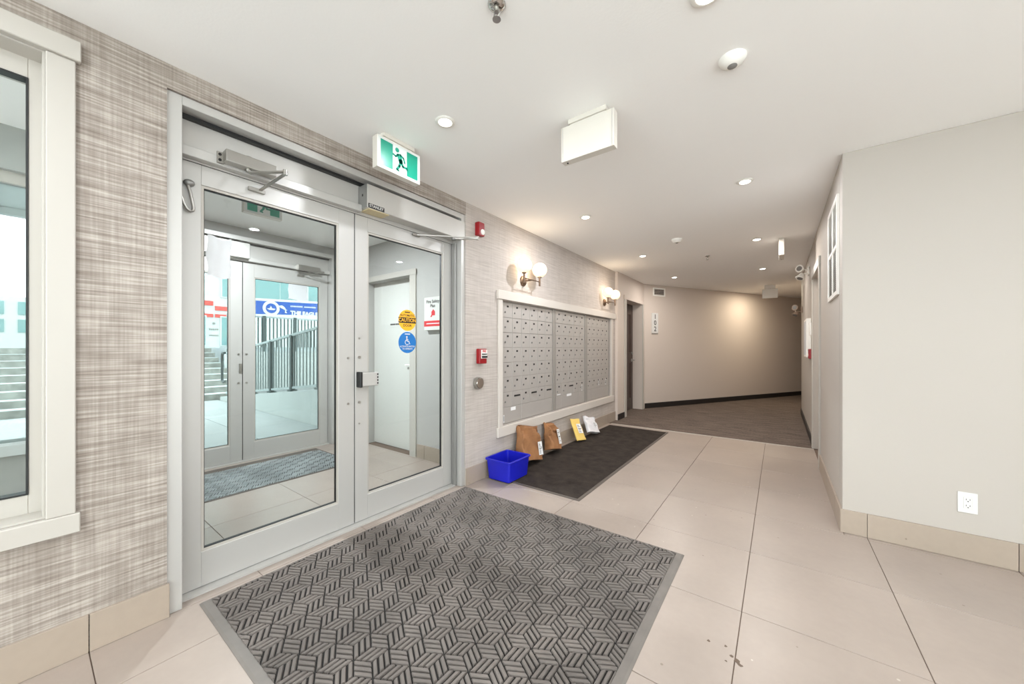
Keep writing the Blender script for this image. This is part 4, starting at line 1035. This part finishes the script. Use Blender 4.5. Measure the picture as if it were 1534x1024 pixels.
def hsh(i, j, k=0):
    return (math.sin(i * 12.9898 + j * 78.233 + k * 37.7) * 43758.5453) % 1.0
def pouch(w, h, t, ntop, crumple, seed, flat=0.2, nu=28, nv=14):
    """upright bag in local coords: x thickness (front is +x), y width, z height; returns vertices and faces"""
    V = []; F = []
    for j in range(nv + 1):
        v = j / nv
        th = t * (1 - (1 - flat) * v ** ntop)
        ww = w * (1 - 0.03 * math.sin(PI * v))
        for i in range(nu):
            a = 2 * PI * i / nu; ca, sa = math.cos(a), math.sin(a)
            ex = 0.35
            x = th / 2 * (abs(ca) ** ex) * (1 if ca >= 0 else -1); y = ww / 2 * (abs(sa) ** ex) * (1 if sa >= 0 else -1)
            d = crumple * (hsh(i % nu, j, seed) - .5 + 0.8 * math.sin(3.1 * v * 4 + 2.3 * y / w * 3 + seed)) * (0.3 + v)
            V.append((x + d * (1 if ca >= 0 else .3), y + crumple * .5 * (hsh(j, i, seed + 3) - .5), h * v + (crumple * 1.2 * (hsh(i, 3, seed + 5) - .5) if j == nv else 0)))
    for j in range(nv):
        for i in range(nu): F.append((j * nu + i, j * nu + (i + 1) % nu, (j + 1) * nu + (i + 1) % nu, (j + 1) * nu + i))
    F.append(tuple(range(nu - 1, -1, -1))); F.append(tuple(range(nv * nu, (nv + 1) * nu)))
    return V, F
def place(V, loc, lean, roll, yaw):
    mt = Matrix.Translation(loc) @ Matrix.Rotation(yaw, 4, 'Z') @ Matrix.Rotation(-lean, 4, 'Y') @ Matrix.Rotation(roll, 4, 'X')
    return [tuple(mt @ Vector(p)) for p in V], mt
def parcel(name, label, cat, w, h, t, ntop, cr, seed, loc, lean, roll, yaw, m, flat, lab, group=None):
    V, F = pouch(w, h, t, ntop, cr, seed, flat)
    W, mt = place(V, loc, lean, roll, yaw)
    zmin = min(p[2] for p in W); dz = 0.0095 - zmin
    W = [(x, y, z + dz) for x, y, z in W]; mt = Matrix.Translation((0, 0, dz)) @ mt
    r = thing(name, label, cat, loc, group)
    MB().add(W, F).build('body', m, r, smooth=True)
    for (ly, lz, lw, lh, mm, tilt) in lab:
        v = (lz) / h; th = t * (1 - (1 - flat) * max(v, 0) ** ntop)
        xf = th / 2 + cr * 0.55 + .003
        c, s = math.cos(tilt), math.sin(tilt)
        P = [(-lw / 2, -lh / 2), (lw / 2, -lh / 2), (lw / 2, lh / 2), (-lw / 2, lh / 2)]
        P = [(ly + a * c - b * s, lz + a * s + b * c) for a, b in P]
        vs_ = [(xf, a, b) for a, b in P] + [(xf + .0015, a, b) for a, b in P]
        lb = MB().add([tuple(mt @ Vector(p)) for p in vs_], [(3, 2, 1, 0), (4, 5, 6, 7), (0, 1, 5, 4), (1, 2, 6, 5), (2, 3, 7, 6), (3, 0, 4, 7)]).build('shipping_label', M[mm], r)
        if mm == 'label':
            mb = MB()
            for k in range(9):
                a0 = -lw * .38; a1 = lw * (.36 - .4 * hsh(k, 1, seed)); b0 = lh * (.40 - .095 * k)
                if k == 4: a1 = lw * .38
                hh = lh * (.028 if k not in (1, 4) else .05)
                Q = [(a0, b0 - hh), (a1, b0 - hh), (a1, b0), (a0, b0)]
                Q = [(ly + a * c - b * s, lz + a * s + b * c) for a, b in Q]
                mb.add([tuple(mt @ Vector((xf + .0022, a, b))) for a, b in Q], [(0, 1, 2, 3)])
            mb.build('label_print', M['ink'], lb)
    return r
parcel('paper_bag', 'wide crumpled brown paper bag beside the blue tub', 'bag', .335, .345, .15, 1.3, .022, 3, (-2.095, 3.14, .01), math.radians(12), math.radians(-12), 0, M['kraft'], .35,
       [(.105, .115, .075, .135, 'label', .12)])
parcel('paper_bag', 'narrower brown paper bag between the wide bag and yellow envelope', 'bag', .235, .30, .13, 1.3, .024, 8, (-2.10, 3.65, .01), math.radians(16), math.radians(-13), .1, M['kraft'], .3,
       [(.070, .14, .062, .17, 'label', .10)])
parcel('padded_envelope', 'yellow padded envelope leaning on the wall', 'envelope', .215, .285, .028, 2.0, .006, 5, (-2.055, 4.30, .01), math.radians(27), math.radians(-9), 0, M['yellow'], .5,
       [(.02, .15, .105, .125, 'label', 0)])
parcel('poly_mailer', 'white plastic mailer pouch leaning on the wall', 'envelope', .285, .225, .06, 2.0, .012, 11, (-2.065, 4.70, .01), math.radians(28), math.radians(-14), 0, M['mailer'], .45,
       [(.05, .10, .10, .085, 'label', -.1)])

# ------------------------------------------------------------------ outdoors
gr = MB().box(-40, OX - 0.15, -20, 20, -0.25, -0.03).build('ground', M['paverjoint']); struct(gr, 'frosty paved forecourt outside the doors')
pv = None
for i in range(7):
    for j in range(6):
        x1 = OX - 0.16 - 0.86 * i; y0 = -2.4 + 0.86 * j
        if pv is None:
            pv = MB().box(x1 - .852, x1, y0, y0 + .852, -0.03, -0.012).build('paver', M['paver'], gr, bevel=.003); base = (x1, y0)
        else:
            c = pv.copy(); link(c); c.parent = gr; c.location = (x1 - base[0], y0 - base[1], 0)
# steps
stp = thing('staircase', 'broad rough stone steps dusted with snow', 'stairs', (-12.2, -0.5, 0))
for k in range(9):
    x1 = -10.75 - 0.34 * k; z = 0.137 * k
    s_ = MB().box(x1 - 0.36, x1, -6.0, 3.3, z - .012, z + .125).build('step', M['stone'], stp)
    MB().box(x1 - 0.36, x1 - 0.01, -6.0, 3.3, z + .125, z + .133).build('snow_cover', M['snow'], s_)
terr = MB().box(-30, -13.82, -12, 14, -0.02, 1.235).build('terrace', M['snow']); tag(terr, 'raised snowy terrace at the top of the steps', 'terrace', kind='structure')
# ramp wall, front railing
mb = MB()
def slope(x): return 0.306 + (x + 8.391) * (0.569 - 0.306) / 2.554
xa, xb_ = -10.6, -4.95
mb.add([(xa, 2.76, -.02), (xb_, 2.76, -.02), (xb_, 2.96, -.02), (xa, 2.96, -.02), (xa, 2.76, slope(xa)), (xb_, 2.76, slope(xb_)), (xb_, 2.96, slope(xb_)), (xa, 2.96, slope(xa))], [(0, 3, 2, 1), (4, 5, 6, 7), (0, 1, 5, 4), (1, 2, 6, 5), (2, 3, 7, 6), (3, 0, 4, 7)])
tag(mb.build('ramp_wall', M['concrete']), 'low pale concrete ramp wall beneath the near railing', 'wall', kind='structure')
rl = thing('railing', 'pale metal railing with dark posts on the ramp wall', 'railing', (-7.5, 2.86, .4))
def rail_bar(mb, x0, x1, dz, y, hw, hh):
    mb.add([(x0, y - hw, slope(x0) + dz), (x1, y - hw, slope(x1) + dz), (x1, y + hw, slope(x1) + dz), (x0, y + hw, slope(x0) + dz), (x0, y - hw, slope(x0) + dz + hh), (x1, y - hw, slope(x1) + dz + hh), (x1, y + hw, slope(x1) + dz + hh), (x0, y + hw, slope(x0) + dz + hh)],
           [(0, 3, 2, 1), (4, 5, 6, 7), (0, 1, 5, 4), (1, 2, 6, 5), (2, 3, 7, 6), (3, 0, 4, 7)])
for dz in (.045, .985):
    mb = MB(); rail_bar(mb, -10.5, -5.0, dz, 2.86, .022, .04); mb.build('rail', M['raillight'], rl)
p0 = None
for k in range(44):
    x = -10.45 + .125 * k
    if p0 is None:
        p0 = MB().box(x - .008, x + .008, 2.852, 2.868, slope(x) + .08, slope(x) + .99).build('picket', M['railmid'], rl); xk = x
    else:
        c = p0.copy(); link(c); c.parent = rl; c.location = (x - xk, 0, slope(x) - slope(xk))
for x in (-9.75, -8.83, -7.907, -7.0, -6.0, -5.1):
    ps_ = MB().box(x - .035, x + .035, 2.825, 2.895, slope(x), slope(x) + 1.0).build('post', M['raildark'], rl)
    MB().box(x - .06, x + .06, 2.80, 2.92, slope(x), slope(x) + .03).build('base_plate', M['raildark'], ps_)
# back railing on a retaining wall with the banner
tag(MB().box(-12.4, -12.2, 3.32, 9.5, -.02, 1.12).build('terrace_wall', M['concrete']), 'pale retaining wall under the far railing', 'wall', kind='structure')
r2 = thing('railing', 'far railing with thin bars behind the ramp, carrying the banner', 'railing', (-12.3, 6, 1.12))
for z in (1.2, 2.12): MB().box(-12.32, -12.28, 3.35, 9.4, z, z + .045).build('rail', M['raillight'], r2)
p0 = None
for k in range(60):
    y = 3.4 + .1 * k
    if p0 is None: p0 = MB().box(-12.31, -12.29, y - .016, y + .016, 1.24, 2.12).build('picket', M['raildark'], r2); yk = y
    else:
        c = p0.copy(); link(c); c.parent = r2; c.location = (0, y - yk, 0)
for y in (3.4, 4.25, 5.1, 5.95, 6.8, 7.65, 8.5): MB().box(-12.34, -12.26, y - .04, y + .04, 1.12, 2.18).build('post', M['raildark'], r2)
bn = thing('banner', 'blue church-style banner with round white emblem above the far railing', 'banner', (-12.2, 5.6, 2.2))
def bslope(y): return (y - 4.0) * 0.045
pts = [(3.98, 2.21), (7.6, 2.21 + bslope(7.6)), (7.6, 2.61 + bslope(7.6)), (3.98, 2.61)]
fr_ = FR((-12.2, 0, 0), (0, 1, 0))
MB().prism(fr_, pts, 0, .01).build('sheet', M['banner'], bn)
MB().prism(fr_, [(3.93, 2.60), (7.6, 2.60 + bslope(7.6)), (7.6, 2.66 + bslope(7.6)), (3.93, 2.67)], 0, .012).build('hem', M['plate'], bn)
MB().prism(fr_, [(3.90, 2.18), (4.0, 2.18), (4.0, 2.67), (3.90, 2.67)], 0.001, .014).build('hem', M['plate'], bn)
for y in (3.96, 5.8, 7.55): MB().box(-12.24, -12.2, y - .02, y + .02, 1.12, 2.66 + bslope(y)).build('pole', M['raildark'], bn)
em_ = MB().prism(fr_, disc_pts(4.40, 2.41, .225, 36), .01, .014).build('emblem_ring', M['plate'], bn)
MB().prism(fr_, disc_pts(4.40, 2.41, .145, 32), .014, .017).build('emblem_disc', M['banner'], em_)
MB().prism(fr_, [(4.28, 2.40), (4.36, 2.41), (4.39, 2.48), (4.42, 2.41), (4.52, 2.40), (4.46, 2.36), (4.34, 2.36)], .017, .02).build('dove_shape', M['plate'], em_)
MB().prism(fr_, [(y_ - .06 - (y_ - 4.66) * .35, z_) for y_, z_ in ((4.66, 2.50), (4.80, 2.53), (4.92, 2.47), (4.98, 2.40), (5.05, 2.40), (4.96, 2.36), (5.02, 2.30), (4.92, 2.30), (4.94, 2.38), (4.84, 2.42), (4.74, 2.44))], .01, .014).build('eagle_shape', M['plate'], bn)
text_mb('THE EAGLE', FR((-12.19, 4.93, 2.315), (0, 1, 0)), .165, 0, .004, align='LEFT', bold=.010).build('lettering', M['plate'], bn)
mb = MB()
for k in range(24):
    y = 4.93 + .045 * k
    if k in (8, 17): continue
    mb.prism(fr_, [(y, 2.475 + bslope(y) * .6), (y + .030, 2.475 + bslope(y) * .6), (y + .030, 2.52 + bslope(y) * .6), (y, 2.52 + bslope(y) * .6)], .01, .013)
mb.build('small_print', M['plate'], bn)
# white building
bl = thing('white_building', 'white building with teal windows beyond the terrace', 'building', (-18.5, 7, 1.2))
MB().box(-22, -18, 2.6, 16, 1.2, 8.2).build('facade', M['facade'], bl)
def bwin(y0, y1, z0, z1, mull=0):
    w_ = MB().box(-18.0, -17.94, y0, y1, z0, z1).build('window', M['facade'], bl)
    n = mull + 1; d = (y1 - y0 - .06) / n
    for k in range(n):
        MB().box(-17.95, -17.93, y0 + .03 + d * k + .012, y0 + .03 + d * (k + 1) - .012, z0 + .04, z1 - .04).build('pane', M['teal'], w_)
bwin(3.35, 4.22, 3.30, 4.1); bwin(4.70, 5.55, 3.25, 4.05, 1); bwin(3.35, 4.25, 1.3, 2.5, 1); bwin(4.68, 5.55, 1.3, 2.5, 1)
bwin(5.80, 7.85, 3.20, 4.25, 1); bwin(8.0, 9.6, 3.20, 4.25, 1); bwin(5.80, 7.6, 5.2, 6.4, 2); bwin(8.0, 9.6, 5.2, 6.4, 1)
for y0, y1, z0, z1 in ((3.9, 4.46, 2.90, 3.08), (4.52, 5.0, 2.72, 2.89), (3.9, 4.46, 2.44, 2.57), (4.52, 5.0, 2.44, 2.57), (5.06, 5.6, 2.72, 2.89)):
    MB().box(-18.0, -17.96, y0, y1, z0, z1).build('red_panel', M['redbrick'], bl)
fr_ = FR((-18.0, 4.48, 2.2), (0, 1, 0))
MB().prism(fr_, disc_pts(0, 0, .05, 14), 0, .03).build('emblem', M['aludark'], bl)
mb = MB()
for k in range(5):
    mb.prism(fr_, [(-.14 + .06 * k, -.27), (-.10 + .06 * k, -.27), (-.10 + .06 * k, -.20), (-.14 + .06 * k, -.20)], 0, .02); mb.prism(fr_, [(-.14 + .06 * k, -.50), (-.105 + .06 * k, -.50), (-.105 + .06 * k, -.45), (-.14 + .06 * k, -.45)], 0, .02)
mb.build('wall_lettering', M['aludark'], bl)
# canopy over the forecourt and a distant block, seen through the lobby window
cn = thing('entry_canopy', 'ribbed pale metal canopy soffit over the forecourt', 'canopy', (-7, -2, 2.8))
MB().box(-7.6, OX - 0.15, -7, 2.6, 2.95, 3.1).build('deck', M['soffit'], cn)
mb = MB()
for k in range(24): mb.box(-7.6, OX - .15, -7 + .4 * k, -6.97 + .4 * k, 2.93, 2.95)
mb.build('rib_field', M['concrete'], cn)['kind'] = 'stuff'
MB().box(-7.7, -7.6, -7, 2.6, 2.86, 3.15).build('fascia', M['concrete'], cn)
db = thing('distant_building', 'distant grey-teal block beyond the steps', 'building', (-38, -3, 0))
MB().box(-44, -38, -9, 1.6, 0, 4.4).build('walls', M['facade'], db)
for y0 in (-8, -6, -4, -2, -0.2):
    for z0 in (2.2, 3.3): MB().box(-38.0, -37.95, y0, y0 + 1.3, z0, z0 + .8).build('window', M['teal'], db)
